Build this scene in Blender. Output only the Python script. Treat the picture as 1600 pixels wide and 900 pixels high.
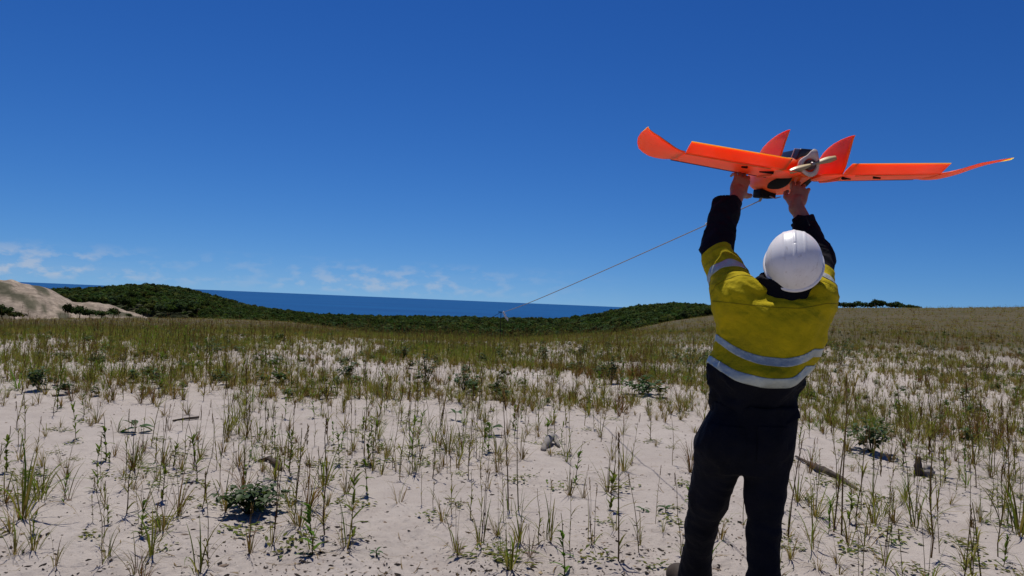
import bpy, bmesh, math, random
import numpy as np
from mathutils import Vector, Matrix

for o in list(bpy.data.objects): bpy.data.objects.remove(o)
SC = bpy.context.scene
COL = SC.collection
R = math.radians

# ------------------------------------------------------------------ camera
EYE = 1.35
ROLL, PITCH, FPX = R(2.4), R(1.12), 1150.0        # horizon slopes down to the right, lens about 26 mm
_F = np.array([0, math.cos(PITCH), math.sin(PITCH)])
_R0 = np.array([1.0, 0, 0]); _U0 = np.cross(_R0, _F)
_R = math.cos(ROLL)*_R0 + math.sin(ROLL)*_U0
_U = -math.sin(ROLL)*_R0 + math.cos(ROLL)*_U0
cd = bpy.data.cameras.new('camera'); cam = bpy.data.objects.new('camera', cd); COL.objects.link(cam)
cd.sensor_width = 36; cd.lens = 36*FPX/1600; cd.clip_start = .05; cd.clip_end = 400000
cam.matrix_world = Matrix(((_R[0], _U[0], -_F[0], 0), (_R[1], _U[1], -_F[1], 0), (_R[2], _U[2], -_F[2], EYE), (0, 0, 0, 1)))
SC.camera = cam

def at(px, py, Y):
    """a point of the place at depth Y (metres north of the camera) along a sight line"""
    d = _F + _R*(px-800)/FPX + _U*(450-py)/FPX
    return np.array([0, 0, EYE]) + d*(Y/d[1])

# ------------------------------------------------------------------ sky and sun
SUN_AZ, SUN_EL = R(-16), R(71)
W = bpy.data.worlds.new('World'); SC.world = W; W.use_nodes = True
nt = W.node_tree; nt.nodes.clear()
def nd(t, typ, **kw):
    n = t.nodes.new(typ)
    for k, v in kw.items():
        if k.startswith('i_'):
            n.inputs[k[2:].replace('_', ' ')].default_value = v
        else: setattr(n, k, v)
    return n
def mth(t, op, a, b=None, c=None, clamp=False):
    n = t.nodes.new('ShaderNodeMath'); n.operation = op; n.use_clamp = clamp
    for i, v in enumerate((a, b, c)):
        if v is None: continue
        if isinstance(v, (int, float)): n.inputs[i].default_value = v
        else: t.links.new(v, n.inputs[i])
    return n.outputs[0]
def mixc(t, f, a, b, blend='MIX'):
    n = t.nodes.new('ShaderNodeMix'); n.data_type = 'RGBA'; n.blend_type = blend
    for i, v in ((0, f), (6, a), (7, b)):
        if isinstance(v, (int, float)): n.inputs[i].default_value = v
        elif isinstance(v, tuple): n.inputs[i].default_value = (*v[:3], 1)
        else: t.links.new(v, n.inputs[i])
    return n.outputs[2]
def ramp(t, f, stops, interp='LINEAR'):
    n = t.nodes.new('ShaderNodeValToRGB'); n.color_ramp.interpolation = interp
    el = n.color_ramp.elements
    while len(el) < len(stops): el.new(.5)
    for e, (p, c) in zip(el, stops):
        e.position = p; e.color = (*c, 1) if isinstance(c, tuple) else (c, c, c, 1)
    if f is not None: t.links.new(f, n.inputs[0])
    return n.outputs[0]
sky = nd(nt, 'ShaderNodeTexSky', sky_type='NISHITA', sun_disc=False, sun_elevation=SUN_EL, sun_rotation=SUN_AZ,
         altitude=60, air_density=1.0, dust_density=0.0, ozone_density=3.0)
tc = nd(nt, 'ShaderNodeTexCoord')
sm = nd(nt, 'ShaderNodeMapping'); sm.inputs['Location'].default_value = (0, 0, .09); sm.inputs['Scale'].default_value = (1, 1, .9)   # keeps the yellow rim of the model sky below the sea
nt.links.new(tc.outputs['Generated'], sm.inputs[0]); nt.links.new(sm.outputs[0], sky.inputs[0])
hs = nd(nt, 'ShaderNodeHueSaturation'); hs.inputs['Saturation'].default_value = 1.0; hs.inputs['Value'].default_value = 1.0
SKY_GRADE = ((.045, 2.56), (.160, 1.81), (.390, 1.47))     # gain and power per channel: the deep polarised blue of the photograph
ss = nd(nt, 'ShaderNodeSeparateColor'); nt.links.new(sky.outputs[0], ss.inputs[0])
sc_ = nd(nt, 'ShaderNodeCombineColor')
for k, (gain, pw) in enumerate(SKY_GRADE):
    nt.links.new(mth(nt, 'MULTIPLY', mth(nt, 'POWER', ss.outputs[k], pw), gain), sc_.inputs[k])
nt.links.new(mixc(nt, .032, sc_.outputs[0], sky.outputs[0]), hs.inputs['Color'])
sp = nd(nt, 'ShaderNodeSeparateXYZ'); nt.links.new(tc.outputs['Generated'], sp.inputs[0])
def cloud_noise(scale, detail, off, rough=.55):
    m = nd(nt, 'ShaderNodeMapping'); m.inputs['Scale'].default_value = scale; m.inputs['Location'].default_value = off
    nt.links.new(tc.outputs['Generated'], m.inputs[0])
    n = nd(nt, 'ShaderNodeTexNoise'); n.inputs['Scale'].default_value = 1; n.inputs['Detail'].default_value = detail
    n.inputs['Roughness'].default_value = rough; nt.links.new(m.outputs[0], n.inputs[0]); return n.outputs[0]
puff = cloud_noise((38, 38, 82), 6, (3.1, 0, 1.7), .56)
wisp = cloud_noise((7, 7, 60), 5, (9.3, 2.0, .4), .6)
area = cloud_noise((2.2, 2.2, 6), 2, (.35, 0.2, 0))
band = mth(nt, 'MULTIPLY', nd_s := ramp(nt, sp.outputs[2], [(.002, 0.0), (.012, 1.0), (.030, .8), (.050, 0.0)]), 1.0)
am = mth(nt, 'MULTIPLY', ramp(nt, area, [(.32, 0.25), (.5, 1.0)]), ramp(nt, mth(nt, 'MULTIPLY_ADD', sp.outputs[0], .5, .5), [(.30, 1.0), (.47, .55), (.58, 0.0)]))   # the cloud bank lies out to the west
c1 = ramp(nt, puff, [(.48, 0.0), (.64, 1.0)])
c2 = ramp(nt, wisp, [(.42, 0.0), (.7, .22)])
cl = mth(nt, 'MULTIPLY', mth(nt, 'MULTIPLY', mth(nt, 'ADD', c1, c2, clamp=True), band), am)
skyc = mixc(nt, mth(nt, 'MULTIPLY', cl, .6), hs.outputs[0], (6.0, 6.3, 7.0))
bg = nd(nt, 'ShaderNodeBackground'); bg.inputs['Strength'].default_value = .085
nt.links.new(skyc, bg.inputs[0])
wo = nd(nt, 'ShaderNodeOutputWorld'); nt.links.new(bg.outputs[0], wo.inputs[0])

sl = bpy.data.lights.new('sun', 'SUN'); sun = bpy.data.objects.new('sun', sl); COL.objects.link(sun)
sl.energy = 4.2; sl.angle = R(.53); sl.color = (1, .955, .89)
sdir = Vector((math.sin(SUN_AZ)*math.cos(SUN_EL), math.cos(SUN_AZ)*math.cos(SUN_EL), math.sin(SUN_EL)))
sun.rotation_euler = sdir.to_track_quat('Z', 'Y').to_euler(); sun.location = (0, 0, 30)
SC.view_settings.view_transform = 'Standard'; SC.view_settings.look = 'None'
SC.view_settings.exposure = 0; SC.view_settings.gamma = 1; SC.view_settings.use_curve_mapping = False
SC.render.engine = 'CYCLES'
SC.cycles.max_bounces = 8; SC.cycles.diffuse_bounces = 4; SC.cycles.glossy_bounces = 3
SC.cycles.transmission_bounces = 4; SC.cycles.transparent_max_bounces = 8
SC.cycles.use_denoising = True

# ------------------------------------------------------------------ helpers
def tag(o, label=None, cat=None, group=None, kind=None):
    for k, v in (('label', label), ('category', cat), ('group', group), ('kind', kind)):
        if v is not None: o[k] = v
    return o
def empty(name, loc=(0, 0, 0), rz=0):
    o = bpy.data.objects.new(name, None); COL.objects.link(o); o.location = loc; o.rotation_euler = (0, 0, rz)
    o.empty_display_size = .1; return o
def link(name, me, parent=None, loc=(0, 0, 0), mats=None):
    if mats:
        for m in (mats if isinstance(mats, (list, tuple)) else [mats]): me.materials.append(m)
    o = bpy.data.objects.new(name, me); COL.objects.link(o); o.location = loc
    if parent is not None: o.parent = parent
    return o
def mesh(name, v, f, smooth=True, col=None):
    me = bpy.data.meshes.new(name)
    v = np.asarray(v, float)
    me.from_pydata(v.tolist() if len(v) else [], [], [tuple(int(i) for i in q) for q in f])
    if col is not None:
        a = me.color_attributes.new('tint', 'FLOAT_COLOR', 'POINT')
        c = np.ones((len(v), 4), np.float32); c[:, :3] = col; a.data.foreach_set('color', c.ravel())
    if smooth: me.polygons.foreach_set('use_smooth', [True]*len(me.polygons))
    me.update(); return me
def quads_mesh(name, v, q, smooth=True, col=None):
    """fast path for many all-quad (or all-tri) faces"""
    me = bpy.data.meshes.new(name); v = np.asarray(v, np.float32); q = np.asarray(q, np.int32); k = q.shape[1]
    me.vertices.add(len(v)); me.vertices.foreach_set('co', v.ravel())
    me.loops.add(q.size); me.loops.foreach_set('vertex_index', q.ravel())
    me.polygons.add(len(q)); me.polygons.foreach_set('loop_start', np.arange(0, q.size, k, dtype=np.int32))
    me.polygons.foreach_set('loop_total', np.full(len(q), k, np.int32))
    if smooth: me.polygons.foreach_set('use_smooth', np.ones(len(q), bool))
    if col is not None:
        a = me.color_attributes.new('tint', 'FLOAT_COLOR', 'POINT')
        c = np.ones((len(v), 4), np.float32); c[:, :3] = col; a.data.foreach_set('color', c.ravel())
    me.update(calc_edges=True); me.validate(); return me

def limb(V, F, a, b, ra, rb, n=6):
    a, b = np.array(a, float), np.array(b, float); d = (b-a)/np.linalg.norm(b-a)
    u = np.cross(d, [.3, .9, .2]); u /= np.linalg.norm(u); w = np.cross(d, u); i = len(V)
    for p, r in ((a, ra), (b, rb)):
        for k in range(n): V.append(p+r*(u*math.cos(k*6.2832/n)+w*math.sin(k*6.2832/n)))
    for k in range(n): F.append((i+k, i+(k+1) % n, i+n+(k+1) % n, i+n+k))
    F.append(tuple(i+n+k for k in range(n)))

_rng = np.random.RandomState(5)
_PERM = _rng.permutation(512)
_GR = _rng.normal(size=(512, 3)); _GR /= np.linalg.norm(_GR, axis=1)[:, None]
def pn(x, y, z=0.0):
    """gradient noise, about -0.7..0.7"""
    x, y, z = np.broadcast_arrays(np.asarray(x, float), np.asarray(y, float), np.asarray(z, float))
    xi, yi, zi = np.floor(x).astype(int), np.floor(y).astype(int), np.floor(z).astype(int)
    fx, fy, fz = x-xi, y-yi, z-zi
    u, v, w = (t*t*t*(t*(t*6-15)+10) for t in (fx, fy, fz))
    def g(i, j, k):
        h = _PERM[(_PERM[(_PERM[(xi+i) % 512]+yi+j) % 512]+zi+k) % 512]
        q = _GR[h]; return q[..., 0]*(fx-i)+q[..., 1]*(fy-j)+q[..., 2]*(fz-k)
    def lp(a, b, t): return a+(b-a)*t
    return lp(lp(lp(g(0, 0, 0), g(1, 0, 0), u), lp(g(0, 1, 0), g(1, 1, 0), u), v),
              lp(lp(g(0, 0, 1), g(1, 0, 1), u), lp(g(0, 1, 1), g(1, 1, 1), u), v), w)
def fbm(x, y, z=0.0, octv=4, gain=.5):
    s, a, f = 0, 1.0, 1.0
    for i in range(octv):
        s = s+a*pn(np.asarray(x)*f+i*17.3, np.asarray(y)*f-i*9.1, np.asarray(z)*f+i*3.7); a *= gain; f *= 2.03
    return s
def sstep(a, b, x):
    t = np.clip((x-a)/(b-a), 0, 1); return t*t*(3-2*t)

# ------------------------------------------------------------------ materials
def mat(name, color=(.5, .5, .5), rough=.6, spec=.3, metal=0.0, build=None):
    m = bpy.data.materials.new(name); m.use_nodes = True; t = m.node_tree
    b = t.nodes['Principled BSDF']
    b.inputs['Base Color'].default_value = (*color, 1); b.inputs['Roughness'].default_value = rough
    b.inputs['Specular IOR Level'].default_value = spec; b.inputs['Metallic'].default_value = metal
    if build: build(t, b)
    return m
def noise_node(t, scale, detail=4, rough=.55, coord='Object', stretch=None):
    c = t.nodes.new('ShaderNodeTexCoord'); src = c.outputs[coord]
    if stretch:
        m = t.nodes.new('ShaderNodeMapping'); m.inputs['Scale'].default_value = stretch; t.links.new(src, m.inputs[0]); src = m.outputs[0]
    n = t.nodes.new('ShaderNodeTexNoise'); n.inputs['Scale'].default_value = scale
    n.inputs['Detail'].default_value = detail; n.inputs['Roughness'].default_value = rough
    t.links.new(src, n.inputs[0]); return n.outputs[0]
def bump(t, b, h, strength, dist=.01):
    n = t.nodes.new('ShaderNodeBump'); n.inputs['Strength'].default_value = strength; n.inputs['Distance'].default_value = dist
    t.links.new(h, n.inputs['Height']); t.links.new(n.outputs[0], b.inputs['Normal'])
def varied(c, amt=.25, scale=20, bumpd=0, bscale=200, rough=.7, spec=.2, stretch=None, dirt=None):
    """a colour with mottled value, optional fine relief and dirt"""
    def bld(t, b):
        n = noise_node(t, scale, 5, .6, stretch=stretch)
        lo, hi = tuple(x*(1-amt) for x in c), tuple(min(1, x*(1+amt)) for x in c)
        out = ramp(t, n, [(.3, lo), (.7, hi)])
        if dirt: out = mixc(t, ramp(t, noise_node(t, dirt[2], 6, .65), [(.5, 0.0), (.75, dirt[1])]), out, dirt[0])
        t.links.new(out, b.inputs['Base Color'])
        if bumpd: bump(t, b, noise_node(t, bscale, 4, .6), .6, bumpd)
    return mat('m', c, rough, spec, build=bld)
def leaf_mat(name, transl=.35, vary=.22, spec=.25, rough=.5):
    """thin leaf: vertex tint, a random shift per plant, lets light through"""
    m = bpy.data.materials.new(name); m.use_nodes = True; t = m.node_tree; t.nodes.clear()
    a = nd(t, 'ShaderNodeAttribute', attribute_name='tint')
    oi = nd(t, 'ShaderNodeObjectInfo')
    h = nd(t, 'ShaderNodeHueSaturation')
    t.links.new(mth(t, 'MULTIPLY_ADD', oi.outputs['Random'], .035, .483), h.inputs['Hue'])
    t.links.new(mth(t, 'MULTIPLY_ADD', oi.outputs['Random'], vary*2, 1-vary), h.inputs['Value'])
    t.links.new(a.outputs[0], h.inputs['Color'])
    p = nd(t, 'ShaderNodeBsdfPrincipled'); p.inputs['Roughness'].default_value = rough; p.inputs['Specular IOR Level'].default_value = spec
    tr = nd(t, 'ShaderNodeBsdfTranslucent')
    t.links.new(h.outputs[0], p.inputs['Base Color'])
    t.links.new(mixc(t, 1.0, h.outputs[0], (1.2, 1.25, .6), 'MULTIPLY'), tr.inputs[0])
    mx = nd(t, 'ShaderNodeMixShader'); mx.inputs[0].default_value = transl
    t.links.new(p.outputs[0], mx.inputs[1]); t.links.new(tr.outputs[0], mx.inputs[2])
    o = nd(t, 'ShaderNodeOutputMaterial'); t.links.new(mx.outputs[0], o.inputs[0]); return m
# ------------------------------------------------------------------ terrain
# horizon profiles: angles (in 1/1150 rad) above eye level, against azimuth in degrees
AZ = lambda x: math.degrees(math.atan((x-800)/FPX))
def prof(pts): return np.array([AZ(p[0]) for p in pts]), np.array([p[1] for p in pts], float)
FIELD_TOP = prof([(-1600, -60), (-200, -54), (0, -50), (230, -44), (330, -42), (450, -43), (520, -50), (600, -60), (800, -66), (940, -58),
                  (985, -36), (1045, -21), (1130, -5), (1220, 5), (1300, 11), (1440, 15), (1600, 21), (1900, 24), (3000, 10)])
E40 = prof([(-1600, -66), (0, -66), (230, -62), (450, -60), (600, -62), (800, -60), (985, -45), (1130, -37), (1300, -35), (1600, -33), (3000, -33)])
E90 = prof([(-1600, -57), (0, -56), (230, -51), (450, -50), (600, -58), (800, -62), (985, -40), (1130, -20), (1300, -12), (1600, -6), (3000, -12)])
WOOD_TOP = prof([(-1600, -15), (0, -10), (75, -4), (150, 0), (200, 5), (230, 8), (260, 7), (300, 3), (350, -8), (400, -17), (450, -22), (500, -26), (600, -25),
                 (700, -22), (800, -20), (880, -18), (910, -13), (940, -7), (970, 1), (1000, 7), (1050, 13), (1100, 13), (1150, 11), (1250, 8), (1600, 0), (3000, -10)])
DUNE_TOP = prof([(-1600, -10), (-400, -5), (-150, 2), (0, 3), (30, 2), (60, -3), (85, -10), (108, -21), (118, -27), (150, -23), (180, -29), (215, -37), (240, -43), (275, -70), (3000, -90)])
RN = np.array([0, 12, 24, 40, 90, 165, 195, 235, 290, 340, 420, 500, 560, 800, 1300, 1700, 400000.])
_azs = np.arange(-180, 180.01, .25)
def _pi(p): return np.interp(_azs, p[0], p[1])
_ft, _e40, _e90, _wt, _dt = _pi(FIELD_TOP), _pi(E40), _pi(E90), _pi(WOOD_TOP), _pi(DUNE_TOP)
def _z(e, r): return EYE+e/FPX*r
_T = np.zeros((len(_azs), len(RN)))
_T[:, 2] = _z(_e40, 40)*.15 - .02
_T[:, 3] = _z(_e40, 40); _T[:, 4] = _z(_e90, 90); _T[:, 5] = _z(_ft, 165)
rt = sstep(9, 15, _azs)                                # right-hand rise: its crest lies further off
_T[:, 5] = _T[:, 5]*(1-rt)+_z(_ft*.82-2, 165)*rt
_T[:, 6] = _z(_ft-9, 195)*(1-rt)+_z(_ft*.95, 195)*rt
_T[:, 7] = _z(_ft-22, 235)*(1-rt)+_z(_ft, 235)*rt
dn = 1-sstep(AZ(215), AZ(280), _azs)
wood = lambda r, k: _z(_wt-k, r)-8.0
_T[:, 8] = (_z(_dt, 290))*dn+wood(290, 26)*(1-dn)*(1-rt)+_z(_ft-6, 290)*rt
_T[:, 9] = (_z(_dt-14, 340))*dn+wood(340, 17)*(1-dn)*(1-rt)+_z(_ft-14, 340)*rt
_T[:, 10] = wood(420, 7); _T[:, 11] = wood(500, 0); _T[:, 12] = wood(560, 8); _T[:, 13] = -30; _T[:, 14] = -66; _T[:, 15] = -80; _T[:, 16] = -80
for _ in range(3): _T[1:-1] = (_T[:-2]+_T[1:-1]*2+_T[2:])/4
_LR = np.log(RN+14)
def terrain_base(x, y):
    r = np.hypot(x, y); az = np.degrees(np.arctan2(x, y))
    ai = np.clip((az+180)/.25, 0, len(_azs)-1.001); a0 = ai.astype(int); fa = ai-a0
    lr = np.log(r+14); j = np.clip(np.searchsorted(_LR, lr, 'right')-1, 0, len(RN)-2)
    t = (lr-_LR[j])/(_LR[j+1]-_LR[j]); 
    def col(j): j = np.clip(j, 0, len(RN)-1); return _T[a0, j]*(1-fa)+_T[a0+1, j]*fa
    p1, p2 = col(j), col(j+1)
    # monotone cubic slopes
    def slope(j):
        jm, jp = np.clip(j-1, 0, len(RN)-1), np.clip(j+1, 0, len(RN)-1)
        dl = (col(j)-col(jm))/np.maximum(_LR[j]-_LR[jm], 1e-6); dr = (col(jp)-col(j))/np.maximum(_LR[jp]-_LR[j], 1e-6)
        return np.where((dl*dr > 0) & (j > 0) & (j < len(RN)-1), 2*dl*dr/np.where(np.abs(dl+dr) < 1e-9, 1, dl+dr), 0)
    h = _LR[j+1]-_LR[j]; m1, m2 = slope(j)*h, slope(j+1)*h
    return (2*t**3-3*t**2+1)*p1+(t**3-2*t**2+t)*m1+(-2*t**3+3*t**2)*p2+(t**3-t**2)*m2
def terrain(x, y, fine=True):
    x = np.asarray(x, float); y = np.asarray(y, float)
    z = terrain_base(x, y); r = np.hypot(x, y)
    near = 1-sstep(60, 140, r)
    z = z+near*(.06*pn(x*.22, y*.22)+.03*pn(x*.6+7, y*.6))*sstep(1, 5, r)
    z = z+sstep(60, 160, r)*.25*fbm(x*.02, y*.02, 3)
    dune = sstep(215, 270, r)*(1-sstep(320, 380, r))*(1-sstep(-28.5, -26, np.degrees(np.arctan2(x, y))))
    z = z+dune*(1.7*fbm(x*.05, y*.08, 1.5, 4)-1.6*np.abs(pn(x*.11, y*.11, 4))-.8*np.abs(pn(x*.3, y*.3, 6)))
    if fine:
        k = 1-sstep(16, 34, r)
        z = z+k*.026*fbm(x*1.9, y*1.9, 1, 3)
        lump = sstep(-.05, .35, pn(x*.8+3, y*.8)+.3*pn(x*2.1, y*2.1, 2))*.85+.15                      # trampled, clodded patches
        lump = np.maximum(lump, 1-sstep(4.3, 5.2, r+.5*pn(x, y)))
        z = z+k*lump*(.026*np.maximum(fbm(x*7, y*7, 2, 3), -.2)-.016*np.abs(pn(x*14, y*14, 5)))
        z = z+(1-sstep(7, 13, r))*lump*.011*fbm(x*30, y*30, 7, 2)
        z = z+k*.006*np.sin((x*.9+y*.42)*9+2.2*pn(x*.5, y*.5))*sstep(-.2, .3, pn(x*.4, y*.4+9))
    return z
def gz(x, y): return float(terrain(np.array([x]), np.array([y]))[0])

def build_ground():
    th = np.concatenate([np.linspace(-180, -44, 69)[:-1], np.linspace(-44, 44, 640), np.linspace(44, 180, 69)[1:]])
    rr = np.concatenate([[.4, .8, 1.3, 1.8, 2.3, 2.7], np.exp(np.linspace(math.log(3.0), math.log(34), 620)),
                         np.exp(np.linspace(math.log(34.6), math.log(600), 190)), [640, 700, 800, 950, 1150, 1300, 1450, 1600, 1800]])
    A, Rr = np.meshgrid(np.radians(th), rr)
    X, Y = np.sin(A)*Rr, np.cos(A)*Rr
    Z = terrain(X.ravel(), Y.ravel()).reshape(X.shape)
    n, m = X.shape
    v = np.stack([X, Y, Z], -1).reshape(-1, 3)
    i, j = np.meshgrid(np.arange(n-1), np.arange(m-1), indexing='ij'); a = i*m+j
    q = np.stack([a, a+1, a+m+1, a+m], -1).reshape(-1, 4)[:, ::-1]
    r = Rr.ravel(); az = np.degrees(A.ravel())
    # what covers the ground: red = grassy field, green = pale blown sand, blue = litter under trees
    nz = pn(v[:, 0]*.05, v[:, 1]*.05)
    field = sstep(20, 46, r+8*nz)
    dn_ = (1-sstep(-27.5, -25.2, az))*sstep(205, 240, r)*(1-sstep(370, 400, r))
    dn_ = np.maximum(dn_, (1-sstep(-25, -23.5, az))*sstep(200, 210, r)*(1-sstep(300, 330, r)))
    veg = sstep(.02, .2, fbm(v[:, 0]*.12, v[:, 1]*.12, 8, 4))*dn_
    wood_ = sstep(215, 260, r)*(1-dn_)
    col = np.stack([field, dn_, np.maximum(wood_, veg*.8)], -1)
    # closing disc under the camera
    v = np.vstack([v, [[0, 0, gz(0, 0)]]]); c = len(v)-1
    tri = [(c, k+1, k) for k in range(m-1)]
    me = quads_mesh('ground', v, q, True, np.vstack([col, [[0, 0, 0]]]))
    bm = bmesh.new(); bm.from_mesh(me); bm.verts.ensure_lookup_table()
    for t in tri:
        try: bm.faces.new([bm.verts[k] for k in t])
        except ValueError: pass
    bm.to_mesh(me); bm.free()
    me.polygons.foreach_set('use_smooth', [True]*len(me.polygons))
    return me

def ground_mat():
    m = bpy.data.materials.new('sand and field'); m.use_nodes = True; t = m.node_tree; b = t.nodes['Principled BSDF']
    b.inputs['Roughness'].default_value = .95; b.inputs['Specular IOR Level'].default_value = .08
    a = nd(t, 'ShaderNodeAttribute', attribute_name='tint'); s = nd(t, 'ShaderNodeSeparateColor'); t.links.new(a.outputs[0], s.inputs[0])
    big = noise_node(t, .55, 5, .6); med = noise_node(t, 3.5, 6, .62); fin = noise_node(t, 40, 6, .7); gr = noise_node(t, 260, 3, .6)
    sand = ramp(t, big, [(.3, (.395, .348, .308)), (.7, (.495, .442, .395))])
    sand = mixc(t, ramp(t, med, [(.47, 0.0), (.72, .6)]), sand, (.345, .295, .26))
    sand = mixc(t, ramp(t, fin, [(.58, 0.0), (.68, .6)]), sand, (.16, .13, .11))
    sand = mixc(t, ramp(t, gr, [(.35, .25), (.6, 0.0)]), sand, (.36, .31, .27))
    f1 = noise_node(t, .11, 6, .65); f2 = noise_node(t, .9, 6, .7, stretch=(1, .35, 1))
    fld = ramp(t, f1, [(.3, (.058, .055, .024)), (.5, (.082, .068, .036)), (.72, (.105, .080, .048))])
    fld = mixc(t, ramp(t, f2, [(.46, 0.0), (.72, .6)]), fld, (.125, .10, .062))
    fld = mixc(t, ramp(t, noise_node(t, 2.2, 4, .6), [(.52, 0.0), (.66, .6)]), fld, (.055, .062, .022))
    dune = ramp(t, noise_node(t, .4, 7, .72, stretch=(1, 1, 2)), [(.3, (.12, .09, .064)), (.44, (.31, .25, .19)), (.70, (.50, .41, .32))])
    dune = mixc(t, ramp(t, noise_node(t, .36, 8, .78, stretch=(1, .6, 1.5)), [(.42, 0.0), (.60, .8)]), dune, (.15, .12, .092))
    dune = mixc(t, ramp(t, noise_node(t, .09, 5, .7), [(.5, 0.0), (.66, .6)]), dune, (.20, .165, .13))
    wd = ramp(t, noise_node(t, .2, 3), [(.3, (.02, .028, .012)), (.7, (.05, .055, .026))])
    c = mixc(t, s.outputs[0], sand, fld); c = mixc(t, s.outputs[1], c, dune); c = mixc(t, s.outputs[2], c, wd)
    t.links.new(c, b.inputs['Base Color'])
    h = mth(t, 'ADD', mth(t, 'MULTIPLY', fin, .7), mth(t, 'MULTIPLY', gr, .3))
    bump(t, b, h, .7, .03)
    return m
M_GROUND = ground_mat()
g = link('ground', build_ground(), mats=M_GROUND); tag(g, 'pale sandy ground thinning into brown grassy field', kind='structure')

# ------------------------------------------------------------------ sea
def sea():
    rr = np.array([900, 1300, 2000, 3200, 5000, 9000, 20000, 60000, 300000.])
    th = np.radians(np.linspace(-85, 85, 120)); A, Rr = np.meshgrid(th, rr)
    v = np.stack([np.sin(A)*Rr, np.cos(A)*Rr, np.full(A.shape, -60.)], -1).reshape(-1, 3); n, m = A.shape
    i, j = np.meshgrid(np.arange(n-1), np.arange(m-1), indexing='ij'); a = i*m+j
    q = np.stack([a, a+1, a+m+1, a+m], -1).reshape(-1, 4)[:, ::-1]
    def bld(t, b):
        n1 = noise_node(t, .0016, 5, .6, stretch=(.35, 1, 1)); n2 = noise_node(t, .012, 4, .6, stretch=(.4, 1, 1))
        c = ramp(t, n1, [(.3, (.003, .058, .185)), (.7, (.005, .078, .225))])
        c = mixc(t, ramp(t, n2, [(.55, 0.0), (.8, .25)]), c, (.008, .11, .28))
        t.links.new(c, b.inputs['Base Color']); bump(t, b, n2, .4, 2.0)
    o = link('sea', quads_mesh('sea', v, q), mats=mat('sea', (.005, .05, .16), (.6), .05, build=bld)); tag(o, 'deep blue sea out to the horizon', kind='structure')
sea()
# ------------------------------------------------------------------ scattered stuff (uncountable masses only)
def scatter(name, pts, rz, scl, idx, protos, label, tilt=None, cat=None):
    me = bpy.data.meshes.new(name); n = len(pts)
    me.vertices.add(n); me.vertices.foreach_set('co', np.asarray(pts, np.float32).ravel())
    rot = np.zeros((n, 3), np.float32); rot[:, 2] = rz
    if tilt is not None: rot[:, :2] = tilt
    a = me.attributes.new('rot', 'FLOAT_VECTOR', 'POINT'); a.data.foreach_set('vector', rot.ravel())
    s3 = np.asarray(scl, np.float32); s3 = np.repeat(s3[:, None], 3, 1) if s3.ndim == 1 else s3
    a = me.attributes.new('scl', 'FLOAT_VECTOR', 'POINT'); a.data.foreach_set('vector', s3.ravel())
    a = me.attributes.new('idx', 'INT', 'POINT'); a.data.foreach_set('value', np.asarray(idx, np.int32))
    o = link(name, me)
    ng = bpy.data.node_groups.new(name, 'GeometryNodeTree')
    ng.interface.new_socket('Geometry', in_out='INPUT', socket_type='NodeSocketGeometry')
    ng.interface.new_socket('Geometry', in_out='OUTPUT', socket_type='NodeSocketGeometry')
    gi, go = ng.nodes.new('NodeGroupInput'), ng.nodes.new('NodeGroupOutput')
    def named(an, dt):
        x = ng.nodes.new('GeometryNodeInputNamedAttribute'); x.data_type = dt; x.inputs[0].default_value = an
        return [s for s in x.outputs if s.enabled and s.name == 'Attribute'][0]
    rt_, sc2, ix = named('rot', 'FLOAT_VECTOR'), named('scl', 'FLOAT_VECTOR'), named('idx', 'INT')
    e2r = ng.nodes.new('FunctionNodeEulerToRotation'); ng.links.new(rt_, e2r.inputs[0])
    jn = ng.nodes.new('GeometryNodeJoinGeometry')
    for k, p in enumerate(protos):
        cmp_ = ng.nodes.new('FunctionNodeCompare'); cmp_.data_type = 'INT'; cmp_.operation = 'EQUAL'
        ins = [s for s in cmp_.inputs if s.enabled]; ng.links.new(ix, ins[0]); ins[1].default_value = k
        oi = ng.nodes.new('GeometryNodeObjectInfo'); oi.inputs['Object'].default_value = p; oi.inputs['As Instance'].default_value = True
        io = ng.nodes.new('GeometryNodeInstanceOnPoints')
        ng.links.new(gi.outputs[0], io.inputs['Points']); ng.links.new(cmp_.outputs[0], io.inputs['Selection'])
        ng.links.new(oi.outputs['Geometry'], io.inputs['Instance']); ng.links.new(e2r.outputs[0], io.inputs['Rotation'])
        ng.links.new(sc2, io.inputs['Scale']); ng.links.new(io.outputs[0], jn.inputs[0])
    ng.links.new(jn.outputs[0], go.inputs[0])
    md = o.modifiers.new('scatter', 'NODES'); md.node_group = ng
    tag(o, label, cat, kind='stuff'); return o
def proto(name, me): return bpy.data.objects.new(name, me)       # not linked: only instanced

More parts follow.
